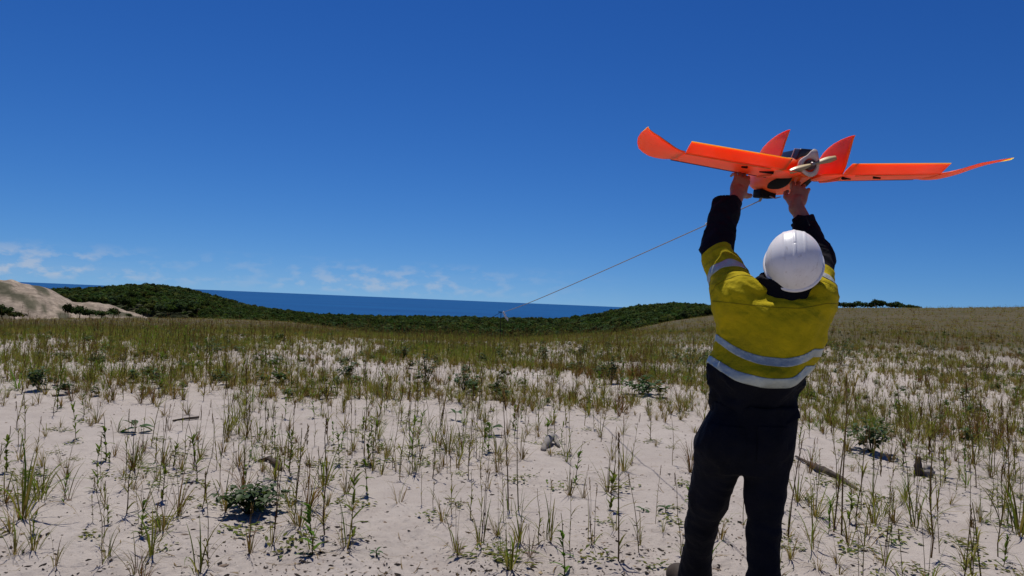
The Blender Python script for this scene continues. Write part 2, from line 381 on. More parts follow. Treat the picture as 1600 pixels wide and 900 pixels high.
# ------------------------------------------------------------------ trees
M_LEAF = leaf_mat('tree leaves', .3, .35, .02, .9)
M_BARK = varied((.12, .09, .065), .4, 3, .02, 9, .9, .1)
def crown_mesh(seed, rx, rz, nl, nq, q0, q1, base=(.052, .082, .022)):
    """leaf sprays spread through uneven lobes"""
    rg = np.random.RandomState(seed); V, Q, C = [], [], []
    lobes = []
    for k in range(nl):
        d = rg.normal(size=3); d /= np.linalg.norm(d); d[2] = abs(d[2])*.9-.25
        rr = rg.uniform(.35, .75); lobes.append((d*np.array([rx, rx, rz])*rr, rg.uniform(.3, .55)*rx, rg.uniform(.65, 1.35)))
    for k in range(nq):
        c, lr, tone = lobes[rg.randint(nl)]
        d = rg.normal(size=3); d /= np.linalg.norm(d); d[2] = d[2]*.8+.15
        p = c+d*lr*rg.uniform(.55, 1.08)*np.array([1, 1, .8])
        nrm = d*.8+rg.normal(size=3)*.55+np.array([0, 0, .35]); nrm /= np.linalg.norm(nrm)
        t = np.cross(nrm, rg.normal(size=3)); t /= np.linalg.norm(t)+1e-9; b = np.cross(nrm, t)
        s = rg.uniform(q0, q1); e = s*rg.uniform(.55, .9); i = len(V)
        V += [p+t*s, p+b*e+nrm*s*.2, p-t*s, p-b*e+nrm*s*.2]; Q.append((i, i+1, i+2, i+3))
        cc = np.array(base)*tone*rg.uniform(.75, 1.25)+np.array([.012, .004, 0])*rg.uniform(-.5, 1)
        C += [cc]*4
    return quads_mesh('crown', np.array(V), np.array(Q), False, np.clip(np.array(C), .004, 1))
def trunk_mesh(seed, h, r, spread):
    rg = random.Random(seed); V, F = [], []
    p = np.array([0, 0, -.3]); top = np.array([rg.uniform(-.3, .3), rg.uniform(-.3, .3), h*.55])
    limb(V, F, p, top, r, r*.6)
    for k in range(5):
        a = k*1.26+rg.uniform(-.4, .4); e = top+np.array([math.cos(a)*spread, math.sin(a)*spread, h*rg.uniform(.15, .4)])
        limb(V, F, p+(top-p)*rg.uniform(.6, .98), e, r*.45, r*.12)
    return mesh('trunk', V, F)
rg = np.random.RandomState(3)
wood_protos = []
for k in range(7):
    me = crown_mesh(40+k, rg.uniform(2.7, 3.5), rg.uniform(2.0, 2.7), 9, 330, .28, .62,
                    [(.050, .082, .022), (.064, .092, .028), (.042, .074, .024), (.078, .092, .028), (.050, .080, .034), (.034, .060, .020), (.060, .095, .024)][k])
    me.materials.append(M_LEAF); wood_protos.append(proto('crown', me))
def scatter_wood():
    rg = np.random.RandomState(9); n = 15000
    az = rg.uniform(-33, 19, n); r = np.sqrt(rg.uniform(215**2, 545**2, n))
    x, y = np.sin(np.radians(az))*r, np.cos(np.radians(az))*r
    lo = np.where(az < -25.5, 372, np.where(az < -22.5, 330, np.where(az < -12, 245, 225)))
    lo = np.where(az > 7, 250+(az-7)*9, lo)
    ok = r > lo+rg.uniform(-6, 10, n); x, y, r, az = x[ok], y[ok], r[ok], az[ok]
    # thin to a minimum spacing
    cell = {}; keep = []
    for i in range(len(x)):
        c = (int(x[i]//2.9), int(y[i]//2.9))
        if any((cx, cy) in cell and (cell[cx, cy][0]-x[i])**2+(cell[cx, cy][1]-y[i])**2 < 7.0 for cx in (c[0]-1, c[0], c[0]+1) for cy in (c[1]-1, c[1], c[1]+1)): continue
        cell[c] = (x[i], y[i]); keep.append(i)
    x, y, r = x[keep], y[keep], r[keep]; m = len(x)
    s = rg.uniform(.6, 1.08, m)*(1+.12*pn(x*.03, y*.03, 2)); z = terrain(x, y, False)+rg.uniform(4.2, 5.6, m)-.6*(r < 260)
    kind = np.where(pn(x*.02, y*.02, 9) > .12, rg.randint(0, 3, m)+3, rg.randint(0, 7, m))
    # the front row shows its trunks' shaded feet: low understorey crowns
    fr = rg.permutation(m)[:m//3]
    pts = np.stack([x, y, z], -1); low = pts[fr].copy(); low[:, 2] -= 3.2; low[:, :2] += rg.uniform(-2, 2, (len(fr), 2))
    pts = np.vstack([pts, low]); s = np.concatenate([s, rg.uniform(.55, .8, len(fr))]); kind = np.concatenate([kind, rg.randint(0, 7, len(fr))])
    scatter('forest', pts, rg.uniform(0, 6.28, len(pts)), s, kind, wood_protos, 'dark green coastal forest in front of the blue sea')
scatter_wood()

tree_crowns = []
for k in range(5):
    me = crown_mesh(70+k, 2.6, 1.7, 9, 620, .18, .38, (.036, .056, .018)); me.materials.append(M_LEAF); tree_crowns.append(me)
tree_trunks = [trunk_mesh(k, 3.2, .16, 1.5) for k in range(3)]
for m_ in tree_trunks: m_.materials.append(M_BARK)
def tree(x, y, s, sz, k, label, group, lift=2.0):
    t = empty('tree', (x, y, float(terrain(np.array([x]), np.array([y]), False)[0])), k*1.3); t.scale = (s, s, sz)
    link('trunk', tree_trunks[k % 3], t); link('crown', tree_crowns[k % 5], t, (0, 0, lift)); tag(t, label, 'tree', group)
# shrubby trees at the foot of the blown sand dune
for k, (px, r, s, sz, lab) in enumerate([
        (-14, 168, 1.1, .95, 'spreading dark tree at the left picture edge below the sand dune'),
        (8, 170, .9, .8, 'dark tree just inside the left picture edge below the sand dune'),
        (27, 168, .8, .45, 'low dark shrub at the right end of the clump below the sand dune'),
        (110, 168, .48, .95, 'slim upright tree at the right-hand foot of the sand dune'),
        (127, 167, .72, .74, 'flat-topped tree standing in front of the pale sand face'),
        (142, 168, .55, .58, 'small tree next to the flat-topped tree on the sand'),
        (162, 167, .8, .5, 'wide low tree between the flat-topped tree and the pale bank'),
        (181, 168, .55, .66, 'dark tree in front of the middle of the pale sand bank'),
        (205, 167, .3, .32, 'tiny shrub on the tail of the pale sand bank'),
        (226, 168, .68, .6, 'dark round tree at the end of the pale sand bank')]):
    a = math.atan((px-800)/FPX); tree(math.sin(a)*r, math.cos(a)*r, s, sz, k, lab, 'trees at the foot of the sand dune')
# trees behind the brow of the right-hand field
rgt = random.Random(4)
names_ = ['leftmost tree showing past the shoulder behind the field brow', 'second tree from the shoulder on the field brow', 'third tree from the shoulder on the field brow',
          'fourth tree from the shoulder on the field brow', 'fifth tree from the shoulder on the field brow', 'tree just left of the tallest one on the field brow',
          'tallest tree of the row on the field brow', 'tree just right of the tallest one on the field brow', 'fourth tree from the open end of the row on the field brow',
          'third tree from the open end of the row on the field brow', 'second tree from the open end of the row on the field brow', 'last low tree at the open end of the row on the field brow']
for k in range(12):
    px = 1296+k*12.2+rgt.uniform(-3, 3); a = math.atan((px-800)/FPX); r = 286+rgt.uniform(-8, 8)
    hh = (.78+.1*rgt.random()) if k not in (6, 7) else .98
    if k > 9: hh *= .75
    tree(math.sin(a)*r, math.cos(a)*r, .95, hh*1.02, k, names_[k], 'trees behind the brow of the field', 2.9)
# ------------------------------------------------------------------ plants on the sand
M_GRASS = leaf_mat('grass blades', .4, .2, .03, .7)
M_BROAD = leaf_mat('broad leaves', .25, .15, .14, .45)
GREEN, OLIVE, STRAW, RUST, DARK = (.10, .16, .02), (.175, .16, .036), (.29, .205, .09), (.125, .066, .030), (.04, .028, .018)
def mixt(a, b, t): return tuple(x+(y-x)*t for x, y in zip(a, b))
def blade(V, Q, C, base, az, L, lean, bend, w, c0, c1, seg=5, twist=0.0, rise=None):
    """one curved, creased, tapering blade; lean = angle off vertical at the foot, bend = extra by the tip"""
    p = np.array(base, float); i0 = len(V)
    for k in range(seg+1):
        t = k/seg; ang = lean+bend*t*t; a = az+twist*t
        d = np.array([math.cos(a)*math.sin(ang), math.sin(a)*math.sin(ang), math.cos(ang)])
        if k: p = p+d*L/seg
        side = np.array([-math.sin(a), math.cos(a), 0]); up = np.cross(side, d)
        ww = w*(1-t**2.2)*(.55+.9*min(t*3, 1)*.5)+.0004
        c = mixt(c0, c1, min(1, t*1.5))
        V += [p+side*ww, p-up*ww*.35, p-side*ww]; C += [c, mixt(c, (.02, .03, .01), .15), c]
    for k in range(seg):
        j = i0+k*3; Q += [(j, j+1, j+4, j+3), (j+1, j+2, j+5, j+4)]
def stem(V, Q, C, pts, r0, r1, c0, c1, n=4):
    pts = [np.array(p, float) for p in pts]; i0 = len(V); m = len(pts)
    for k, p in enumerate(pts):
        t = k/(m-1); r = r0+(r1-r0)*t; c = mixt(c0, c1, t)
        for q in range(n): V.append(p+np.array([math.cos(q*6.2832/n)*r, math.sin(q*6.2832/n)*r, 0])); C.append(c)
    for k in range(m-1):
        for q in range(n):
            a = i0+k*n+q; b = i0+k*n+(q+1) % n; Q.append((a, b, b+n, a+n))
def tuft(seed, kind, nb, L):
    rg = random.Random(seed); V, Q, C = [], [], []
    for k in range(nb):
        az = rg.uniform(0, 6.283); rad = rg.uniform(0, .022)*(L/.3)
        b = (math.cos(az)*rad, math.sin(az)*rad, -.012); dead = rg.random() < {'green': .2, 'bright': .08, 'mixed': .5, 'dry': .88, 'rust': .9}[kind]
        c1 = mixt(STRAW, RUST, rg.random()*.7) if dead else mixt(GREEN, OLIVE, rg.random()**.7)
        c0 = mixt(STRAW, RUST, rg.random()) if dead or rg.random() < .6 else mixt(c1, STRAW, .35)
        if kind == 'rust' and dead: c1 = mixt((.17, .075, .035), RUST, rg.random()); c0 = mixt(c1, STRAW, .3)
        if kind == 'bright' and not dead: c1 = mixt((.085, .175, .018), (.14, .20, .03), rg.random()); c0 = mixt(c1, OLIVE, .4)
        l = L*rg.uniform(.45, 1.1)*(.75 if dead and kind != 'rust' else 1)
        blade(V, Q, C, b, az+rg.uniform(-.5, .5), l, abs(rg.gauss(.26, .22)), rg.uniform(.1, 1.2)*(1.3 if dead else 1), rg.uniform(.0015, .0036)*(L/.3)**.5, c0, c1, 4, rg.uniform(-.5, .5))
    if rg.random() < .5:                       # one or two flower stems
        for k in range(rg.randint(1, 2)):
            a = rg.uniform(0, 6.283); h = L*rg.uniform(1.15, 1.6); ln = rg.uniform(.02, .18)
            pts = [(math.cos(a)*ln*h*t*t, math.sin(a)*ln*h*t*t, h*t-.01) for t in (0, .35, .7, 1)]
            stem(V, Q, C, pts, .0016, .0009, OLIVE, mixt(STRAW, RUST, .4))
            e = np.array(pts[-1])
            for j in range(7):
                blade(V, Q, C, e+np.array([0, 0, -j*.009]), rg.uniform(0, 6.28), .02, .3, .3, .002, mixt(STRAW, RUST, .6), RUST, 2)
    return quads_mesh('tuft', np.array(V), np.array(Q), True, np.array(C))
def stalk(seed, h, leafy=.5, head=True, col=None, lw=.004, lc=None):
    """a tall thin stem with alternate leaves and a seed head"""
    rg = random.Random(seed); V, Q, C = [], [], []; cb = col or mixt(STRAW, RUST, rg.random()); a = rg.uniform(0, 6.28); ln = rg.uniform(.02, .12)
    f = lambda t: (math.cos(a)*ln*h*t*t+.006*math.sin(t*9), math.sin(a)*ln*h*t*t, h*t-.015)
    stem(V, Q, C, [f(t/6) for t in range(7)], .0032, .0014, cb, mixt(cb, OLIVE, .5))
    for k in range(int(4+leafy*9)):
        t = rg.uniform(.03, .75)
        blade(V, Q, C, f(t), rg.uniform(0, 6.28), h*rg.uniform(.12, .3)*(1-.4*t), rg.uniform(.3, .9 if lc is None else 1.2), rg.uniform(.3, 1.3), lw*rg.uniform(.8, 1.2), lc or mixt(OLIVE, GREEN, rg.random()), lc or mixt(OLIVE, STRAW, rg.random()*.5), 4)
    if head:
        e = np.array(f(1))
        for j in range(16):
            blade(V, Q, C, e+np.array([0, 0, -j*.006]), rg.uniform(0, 6.28), .022, .25, .2, .0028, mixt(RUST, DARK, .4), RUST, 2)
    return quads_mesh('stalk', np.array(V), np.array(Q), True, np.array(C))
def leaf_blade(V, Q, C, base, az, L, w, lift, droop, c, petiole=.25, fold=.25, wav=0.0):
    """a broad leaf folded along its midrib"""
    p = np.array(base, float); d0 = np.array([math.cos(az), math.sin(az), 0]); sd = np.array([-math.sin(az), math.cos(az), 0]); i0 = len(V); n = 6
    prof_ = (.06, .1, .75, 1.0, .8, .42, .03)
    for k in range(n+1):
        t = k/n; ang = lift-droop*t*t; q = p+d0*L*t*math.cos(lift-droop*t*.5)+np.array([0, 0, L*t*math.sin(lift-droop*t*.5)])
        ww = w*prof_[k]*.5; up = np.array([-math.sin(ang)*d0[0], -math.sin(ang)*d0[1], math.cos(ang)])
        V += [q+sd*ww+up*ww*fold*(1+wav), q-up*ww*.1, q-sd*ww+up*ww*fold*(1-wav)]; cc = mixt(c, (.20, .22, .07), .12)
        C += [c, cc, c]
    for k in range(n):
        j = i0+k*3; Q += [(j, j+1, j+4, j+3), (j+1, j+2, j+5, j+4)]
def bush(seed, rad, h, n, leafL, rust=0.0, col=(.036, .072, .026)):
    """leafy low bush: returns foliage and stem meshes"""
    rg = random.Random(seed); V, Q, C, SV, SF, SC_ = [], [], [], [], [], []
    for k in range(max(5, n//9)):
        a = rg.uniform(0, 6.28); rr = rad*math.sqrt(rg.random())*.95; hh = h*rg.uniform(.5, 1.0)*(1-.35*(rr/rad)**2)
        tip = (math.cos(a)*rr, math.sin(a)*rr, hh); mid = (tip[0]*.45, tip[1]*.45, hh*.6)
        stem(SV, SF, SC_, [(0, 0, -.015), mid, tip], .004, .0018, (.09, .06, .035), (.07, .09, .03))
        for j in range(9):
            t = rg.uniform(.35, 1.0); p = [mid[i]+(tip[i]-mid[i])*(t*2-1) if t > .5 else mid[i]*t*2 for i in range(3)]
            c = mixt(col, (.06, .10, .03), rg.random()*.6)
            if rg.random() < rust: c = mixt((.17, .085, .03), (.2, .13, .04), rg.random())
            leaf_blade(V, Q, C, p, rg.uniform(0, 6.28), leafL*rg.uniform(.6, 1.15), leafL*rg.uniform(.5, .75), rg.uniform(-.3, .8), rg.uniform(.2, 1.1), c, wav=rg.uniform(-.4, .4))
    fo = quads_mesh('foliage', np.array(V), np.array(Q), True, np.array(C)); fo.materials.append(M_BROAD)
    st = quads_mesh('stems', np.array(SV), np.array(SF), True, np.array(SC_)); st.materials.append(M_GRASS)
    return fo, st

def ground_at(px, py):
    """where a sight line meets the ground"""
    d = _F+_R*(px-800)/FPX+_U*(450-py)/FPX; d = d/np.linalg.norm(d)
    t = np.linspace(2.5, 60, 3000); P = np.array([0, 0, EYE])+t[:, None]*d
    g_ = terrain(P[:, 0], P[:, 1]); k = np.argmax(P[:, 2] < g_)
    return P[k]
LAND = []       # landmarks for describing the nameless tufts: (x, y, phrase)

# broad-leaved bushes
BUSH = [(388, 803, 58, 62, .07, 0, 'low round-leaved dark green bush alone on the bare sand', 'the lone round-leaved bush'),
        (1362, 708, 40, 56, .075, 0, 'round-leaved dark bush with dry stems around it behind the fallen branch', 'the bush behind the fallen branch'),
        (1080, 582, 40, 46, .085, 0, 'big leafy bush at the left elbow height of the hem of the yellow shirt', 'the big bush beside the shirt hem'),
        (1313, 570, 30, 46, .085, 0, 'big leafy bush to the right of the yellow shirt', 'the big bush right of the shirt'),
        (543, 597, 17, 30, .075, 0, 'upright dark bush with pale leaf edges in the middle distance', 'the upright pale-edged bush'),
        (1003, 617, 32, 26, .1, 0, 'large-leaved sprawling bush left of the person in front of the tall bush', 'the large-leaved sprawling bush'),
        (955, 600, 14, 48, .07, .1, 'tall narrow dark bush left of the person behind the sprawling one', 'the tall narrow bush'),
        (725, 612, 30, 32, .06, 0, 'wide low fine-leaved bush near the middle of the picture', 'the wide fine-leaved bush'),
        (664, 606, 24, 60, .06, .35, 'rusty-topped leafy bush taller than the bush beside it', 'the rusty-topped bush'),
        (630, 562, 13, 24, .07, 0, 'small dark bush behind the rusty-topped bush', None),
        (784, 566, 20, 26, .07, 0, 'dark bush below the bungee pole', None),
        (850, 568, 11, 24, .07, 0, 'small dark bush right of the bungee pole', None),
        (330, 556, 26, 26, .07, 0, 'leafy dark bush beside a grey stone in the far left grass', None),
        (150, 572, 16, 22, .07, .15, 'small leafy bush in the left mid-distance grass', None), (430, 575, 14, 20, .07, 0, 'small leafy bush left of the upright pale-edged bush', None), (905, 560, 13, 20, .07, .2, 'small rusty-green bush behind the tall narrow bush', None), (1230, 548, 16, 18, .07, .3, 'small bush just right of the shirt in the brown grass', None), (1540, 585, 15, 20, .07, .5, 'rusty little bush near the right picture edge', None), (60, 610, 20, 34, .07, 0, 'blue-green leafy bush in the left mid-distance', None),
        (1455, 556, 22, 24, .07, 0, 'leafy green bush far right in the brown grass', None)]
for k, (px, py, hw, hpx, ll, ru, lab, ph) in enumerate(BUSH):
    p = ground_at(px, py); sc = p[1]/FPX
    t = empty('leafy_bush', p, 0)
    far_b = 1.25 if py < 630 else 1.08; fo, st = bush(300+k, hw*sc*far_b, hpx*sc*far_b, int(120+hw*1.6), ll*1.0, ru)
    link('foliage', fo, t); link('stems', st, t); tag(t, lab, 'bush', 'broad-leaved bushes')
    if ph: LAND.append((p[0], p[1], ph))

# seedlings with a few big leaves, each leaf a part
def one_leaf(seed, L, w, col):
    V, Q, C = [], [], []; rg = random.Random(seed)
    leaf_blade(V, Q, C, (0, 0, 0), 0, L, w, rg.uniform(.2, .7), rg.uniform(.6, 1.1), col, wav=rg.uniform(-.3, .3))
    me = quads_mesh('leaf', np.array(V), np.array(Q), True, np.array(C)); me.materials.append(M_BROAD); return me
LEAFM = [one_leaf(k, 1, [.42, .5, .36, .3][k], (.040, .085, .026)) for k in range(4)]
def seedling_stem(h):
    V, Q, C = [], [], []; stem(V, Q, C, [(0, 0, -.02), (0, .004, h*.5), (0, 0, h)], .004, .003, (.1, .08, .04), (.07, .1, .03))
    me = quads_mesh('stem', np.array(V), np.array(Q), True, np.array(C)); me.materials.append(M_GRASS); return me
for k, (px, py, wpx, hpx, n, lab, ph) in enumerate([
        (712, 657, 34, 22, 5, 'dark seedling with cupped upright leaves left of another seedling', 'the cupped dark seedling'),
        (768, 681, 36, 26, 7, 'star-shaped seedling with pointed leaves nearer than the cupped one', 'the star-shaped seedling'),
        (212, 677, 54, 18, 6, 'flat seedling with long drooping dark leaves on the left', 'the flat drooping seedling'),
        (1040, 803, 28, 18, 7, 'small bright green rosette left of the trouser knee', 'the bright rosette'),
        (1005, 800, 24, 10, 5, 'dark flat seedling beside the small bright green rosette', None),
        (587, 872, 26, 20, 6, 'grey-green seedling low in front at the edge of the clods', 'the grey-green seedling'),
        (1300, 612, 22, 12, 5, 'little green seedling behind the round-leaved bush on the right', None),
        (555, 752, 14, 10, 5, 'tiny light green seedling on a small sand mound', None)]):
    p = ground_at(px, py); sc = p[1]/FPX; t = empty('seedling', p, k); h = hpx*sc*.55
    link('stem', seedling_stem(h), t); rgk = random.Random(k+50)
    for j in range(n):
        l = link('leaf', LEAFM[j % 4], t, (0, 0, h*rgk.uniform(.6, 1))); s = wpx*sc*rgk.uniform(.45, .62); l.scale = (s, s, s)
        l.rotation_euler = (rgk.uniform(-.15, .15), rgk.uniform(-.5, .2) if hpx > 15 else rgk.uniform(-.1, .35), j*6.283/n+rgk.uniform(-.3, .3))
    tag(t, lab, 'seedling', 'broad-leaved seedlings')
    if ph: LAND.append((p[0], p[1], ph))

# big grass plants in front, each blade a part
def one_blade(seed, w, lean, bend, c0, c1):
    V, Q, C = [], [], []; blade(V, Q, C, (0, 0, 0), 0, 1.0, lean, bend, w, c0, c1, 7, random.Random(seed).uniform(-.5, .5))
    me = quads_mesh('blade', np.array(V), np.array(Q), True, np.array(C)); me.materials.append(M_GRASS); return me
BG = [one_blade(k, w, l, b, c0, c1) for k, (w, l, b, c0, c1) in enumerate([
    (.014, .08, .5, OLIVE, GREEN), (.013, .2, 1.1, OLIVE, GREEN), (.012, .35, 1.5, STRAW, GREEN), (.015, .12, .9, OLIVE, OLIVE),
    (.012, .05, .3, STRAW, OLIVE), (.013, .5, 1.2, GREEN, OLIVE), (.022, .25, 1.2, OLIVE, mixt(GREEN, OLIVE, .3))])]
BD = [one_blade(20+k, w, l, b, c0, c1) for k, (w, l, b, c0, c1) in enumerate([
    (.009, .3, 1.3, STRAW, RUST), (.010, .7, 1.2, STRAW, STRAW), (.008, .15, .6, RUST, STRAW), (.010, .5, 1.9, RUST, STRAW)])]
BS = []
for k in range(4):
    V, Q, C = [], [], []; rgk = random.Random(k)
    stem(V, Q, C, [(0, 0, 0), (.01, 0, .35), (.03, .01, .7), (.07, .0, 1.0)], .006, .0022, [STRAW, RUST, OLIVE, RUST][k], [OLIVE, STRAW, STRAW, RUST][k])
    if k < 3:
        for j in range(14): blade(V, Q, C, (.07-j*.003, 0, 1.0-j*.012), rgk.uniform(0, 6.28), .05, .25, .2, .006, mixt(RUST, DARK, .3), STRAW, 2)
    me = quads_mesh('flower_stem', np.array(V), np.array(Q), True, np.array(C)); me.materials.append(M_GRASS); BS.append(me)
# (px, py, height px, green blades, dry blades, stems, label)
BIG = [(34, 812, 118, 18, 7, 0, 'tallest bright green grass clump at the left picture edge', 'the tall left-edge clump'),
       (62, 782, 78, 20, 8, 0, 'wide green grass clump behind the tallest clump at the left edge', None),
       (22, 868, 70, 6, 20, 0, 'tangled half-dry grass clump in the lower left corner', None),
       (312, 898, 86, 9, 3, 0, 'young broad-bladed grass plant leaning right at the bottom edge', 'the leaning broad-bladed plant'),
       (505, 760, 74, 18, 5, 0, 'fresh green grass clump right of the lone round-leaved bush', 'the fresh green clump'),
       (718, 714, 50, 20, 4, 0, 'compact green grass clump in front of the cupped dark seedling', 'the compact green clump'),
       (798, 890, 96, 22, 5, 0, 'dense dark green grass clump at the bottom middle', 'the dense clump at the bottom'),
       (800, 800, 150, 8, 3, 2, 'tall leafy stalk rising behind the dense bottom clump', None),
       (237, 868, 74, 10, 5, 1, 'arching grass plant left of the leaning broad-bladed plant', None),
       (168, 872, 56, 9, 12, 0, 'loose half-dry grass clump near the bottom left', None),
       (425, 852, 130, 6, 4, 2, 'tall forked grass stalk beside the lone round-leaved bush', None),
       (485, 856, 62, 8, 5, 0, 'thin spiky grass plant right of the tall forked stalk', None),
       (542, 858, 76, 9, 14, 1, 'sprawling half-dry grass plant with long side shoots at the bottom', 'the sprawling half-dry plant'),
       (712, 862, 72, 7, 4, 2, 'slender grass plant with thin stems in the bare sand', 'the slender bare-sand stems'),
       (750, 852, 112, 4, 3, 2, 'tall twisted brown stem between two slender grass plants', None),
       (857, 845, 90, 9, 4, 1, 'upright grass plant with brown base left of the dark twig pile', 'the brown-based plant'),
       (927, 850, 90, 3, 4, 3, 'thin brown stems standing in the dark twig pile', 'the dark twig pile'),
       (1000, 852, 58, 8, 3, 1, 'green side-shooting grass plant right of the dark twig pile', None),
       (1383, 884, 88, 4, 9, 3, 'clump of cut yellow stubble right of the person', 'the yellow stubble'),
       (1430, 824, 96, 7, 4, 2, 'leafy brown-stemmed plant standing below the upright driftwood', 'the plant below the driftwood stub'),
       (1592, 836, 110, 14, 4, 1, 'broad-bladed grass plant cut off by the right picture edge', 'the plant at the right picture edge'),
       (1226, 838, 150, 3, 6, 1, 'thin wiry stalk with a rusty foot beside the right trouser leg', None),
       (1302, 832, 190, 2, 3, 2, 'very tall thin stalk in front of the fallen branch', None),
       (1570, 820, 70, 8, 3, 1, 'small upright grass plant left of the plant at the right edge', None),
       (650, 738, 64, 7, 3, 1, 'pale green plant at the foot of a tall single stem', None),
       (885, 722, 58, 10, 4, 1, 'grass plant just right of the pale driftwood lump', None)]
def in_person(x, y): return abs(x-1.13) < .42 and 2.6 < y < 3.75
for k, (px, py, hpx, ng_, ndry, ns, lab, ph) in enumerate(BIG):
    p = ground_at(px, py); sc = p[1]/FPX*math.hypot(1, (px-800)/FPX); t = empty('grass_clump', p, 0); rgk = random.Random(900+k); H_ = hpx*sc
    def put(me, L, nm):
        a = rgk.uniform(0, 6.283); rr = rgk.uniform(0, .03)*(H_/.3)
        o = link(nm, me, t, (math.cos(a)*rr, math.sin(a)*rr, -.015)); wv = L*rgk.uniform(.8, 1.25); o.scale = (wv, wv, L)
        o.rotation_euler = (rgk.uniform(-.12, .12), rgk.uniform(-.12, .12), a+rgk.uniform(-.8, .8))
    for j in range(ng_): put(BG[6] if 'broad' in lab and j % 3 == 0 else rgk.choice(BG[:6]), H_*rgk.uniform(.5, 1.12)*(.42 if hpx > 125 else 1), 'blade')
    for j in range(ndry): put(rgk.choice(BD), H_*rgk.uniform(.35, .8)*(.5 if hpx > 125 else 1), 'blade')
    for j in range(ns): put(rgk.choice(BS), H_*rgk.uniform(1.0, 1.25), 'flower_stem')
    tag(t, lab, 'grass', 'large grass plants in front')
    if ph: LAND.append((p[0], p[1], ph))

# ------------------------------------------------------------------ smaller tufts: the nearest ones are things, the rest is a mass
TUFT_KINDS = [('green', 16, .26), ('green', 24, .30), ('mixed', 12, .22), ('mixed', 18, .26), ('mixed', 26, .30), ('dry', 14, .22), ('dry', 14, .26), ('dry', 20, .2), ('mixed', 10, .34), ('green', 9, .36), ('rust', 20, .28), ('bright', 15, .28)]
TUFTS = []
for k in range(24):
    kd, nb, L = TUFT_KINDS[k % 12]; me = tuft(500+k, kd, nb, L); me.materials.append(M_GRASS); TUFTS.append((me, kd, L))
STALKS = []
for k in range(8):
    me = stalk(700+k, [.5, .62, .42, .7, .55, .38, .48, .6][k], [.3, .6, .8, .2, .5, 1.0, .1, .4][k], k % 3 != 2); me.materials.append(M_GRASS); STALKS.append((me, 'stalk', [.5, .62, .42, .7, .55, .38, .48, .6][k]))
for k in range(3):
    h_ = [.34, .42, .3, .5, .38, .46][k]; me = stalk(760+k, h_, 1.3, False, mixt(OLIVE, RUST, .5), .0085, mixt((.10, .17, .022), OLIVE, k/6)); me.materials.append(M_GRASS); STALKS.append((me, 'leafy', h_))
def weed(seed):
    rg = random.Random(seed); V, Q, C = [], [], []
    for k in range(26):
        a = rg.uniform(0, 6.28); rr = rg.uniform(0, .09)
        leaf_blade(V, Q, C, (math.cos(a)*rr, math.sin(a)*rr, rg.uniform(-.004, .02)), rg.uniform(0, 6.28), rg.uniform(.02, .045), .014, rg.uniform(0, .6), .5, mixt((.07, .11, .03), OLIVE, rg.random()))
    me = quads_mesh('weed', np.array(V), np.array(Q), True, np.array(C)); me.materials.append(M_GRASS); return me
WEEDS = [(weed(800+k), 'weed', .06) for k in range(4)]
def sward(x, y):
    """how thickly plants stand: sown rows, bare patches"""
    r = np.hypot(x, y); u = x*.905+y*.425+.35*pn(x*.35, y*.35, 6)
    row = .35+.65*np.clip(.5+.75*np.cos(u*2*math.pi/.85), 0, 1)
    patch = sstep(-.22, .3, pn(x*.33+2, y*.33, 1)+.45*pn(x*.9, y*.9, 4))
    d = row*(.12+.88*patch)
    d = d*(.72+.28*sstep(4.6, 6.5, r))
    far = sstep(8.5, 17, r); return d*(1-far)+far*(.22+.78*patch)
rgn = np.random.RandomState(21)
def candidates(n, r0, r1, a0=-37, a1=37):
    az = np.radians(rgn.uniform(a0, a1, n)); r = np.sqrt(rgn.uniform(r0*r0, r1*r1, n)); x, y = np.sin(az)*r, np.cos(az)*r
    ok = rgn.rand(n) < sward(x, y); return x[ok], y[ok]
def spaced(x, y, d, taken):
    out = []
    for a, b in zip(x, y):
        if in_person(a, b): continue
        if all((a-c)**2+(b-e)**2 > d*d for c, e in taken): taken.append((a, b)); out.append((a, b))
    return out
taken = [(a, b) for a, b, _ in LAND]
cx, cy = candidates(4800, 3.7, 10.2)
near = spaced(cx, cy, .085, taken)
near.sort(key=lambda q: math.hypot(*q)); near_all, near = near, near[:740]
def where(x, y):
    best = min(LAND, key=lambda l: (l[0]-x)**2+(l[1]-y)**2); dx, dy = x-best[0], y-best[1]; far = math.hypot(dx, dy)
    side = ('right of ' if dx > 0 else 'left of ') if abs(dx) > abs(dy) else ('behind ' if dy > 0 else 'in front of ')
    return ('just ' if far < .7 else 'well ' if far > 1.6 else '')+side+best[2]
rgl = random.Random(77)
WORDS = {'rust': 'reddish-brown grass tuft', 'bright': 'bright green grass tuft', 'green': 'fresh green grass tuft', 'mixed': 'green-and-straw grass tuft', 'dry': 'dry straw-brown grass tuft', 'stalk': 'thin weed stalk', 'leafy': 'leafy green weed', 'weed': 'flat green weed mat'}
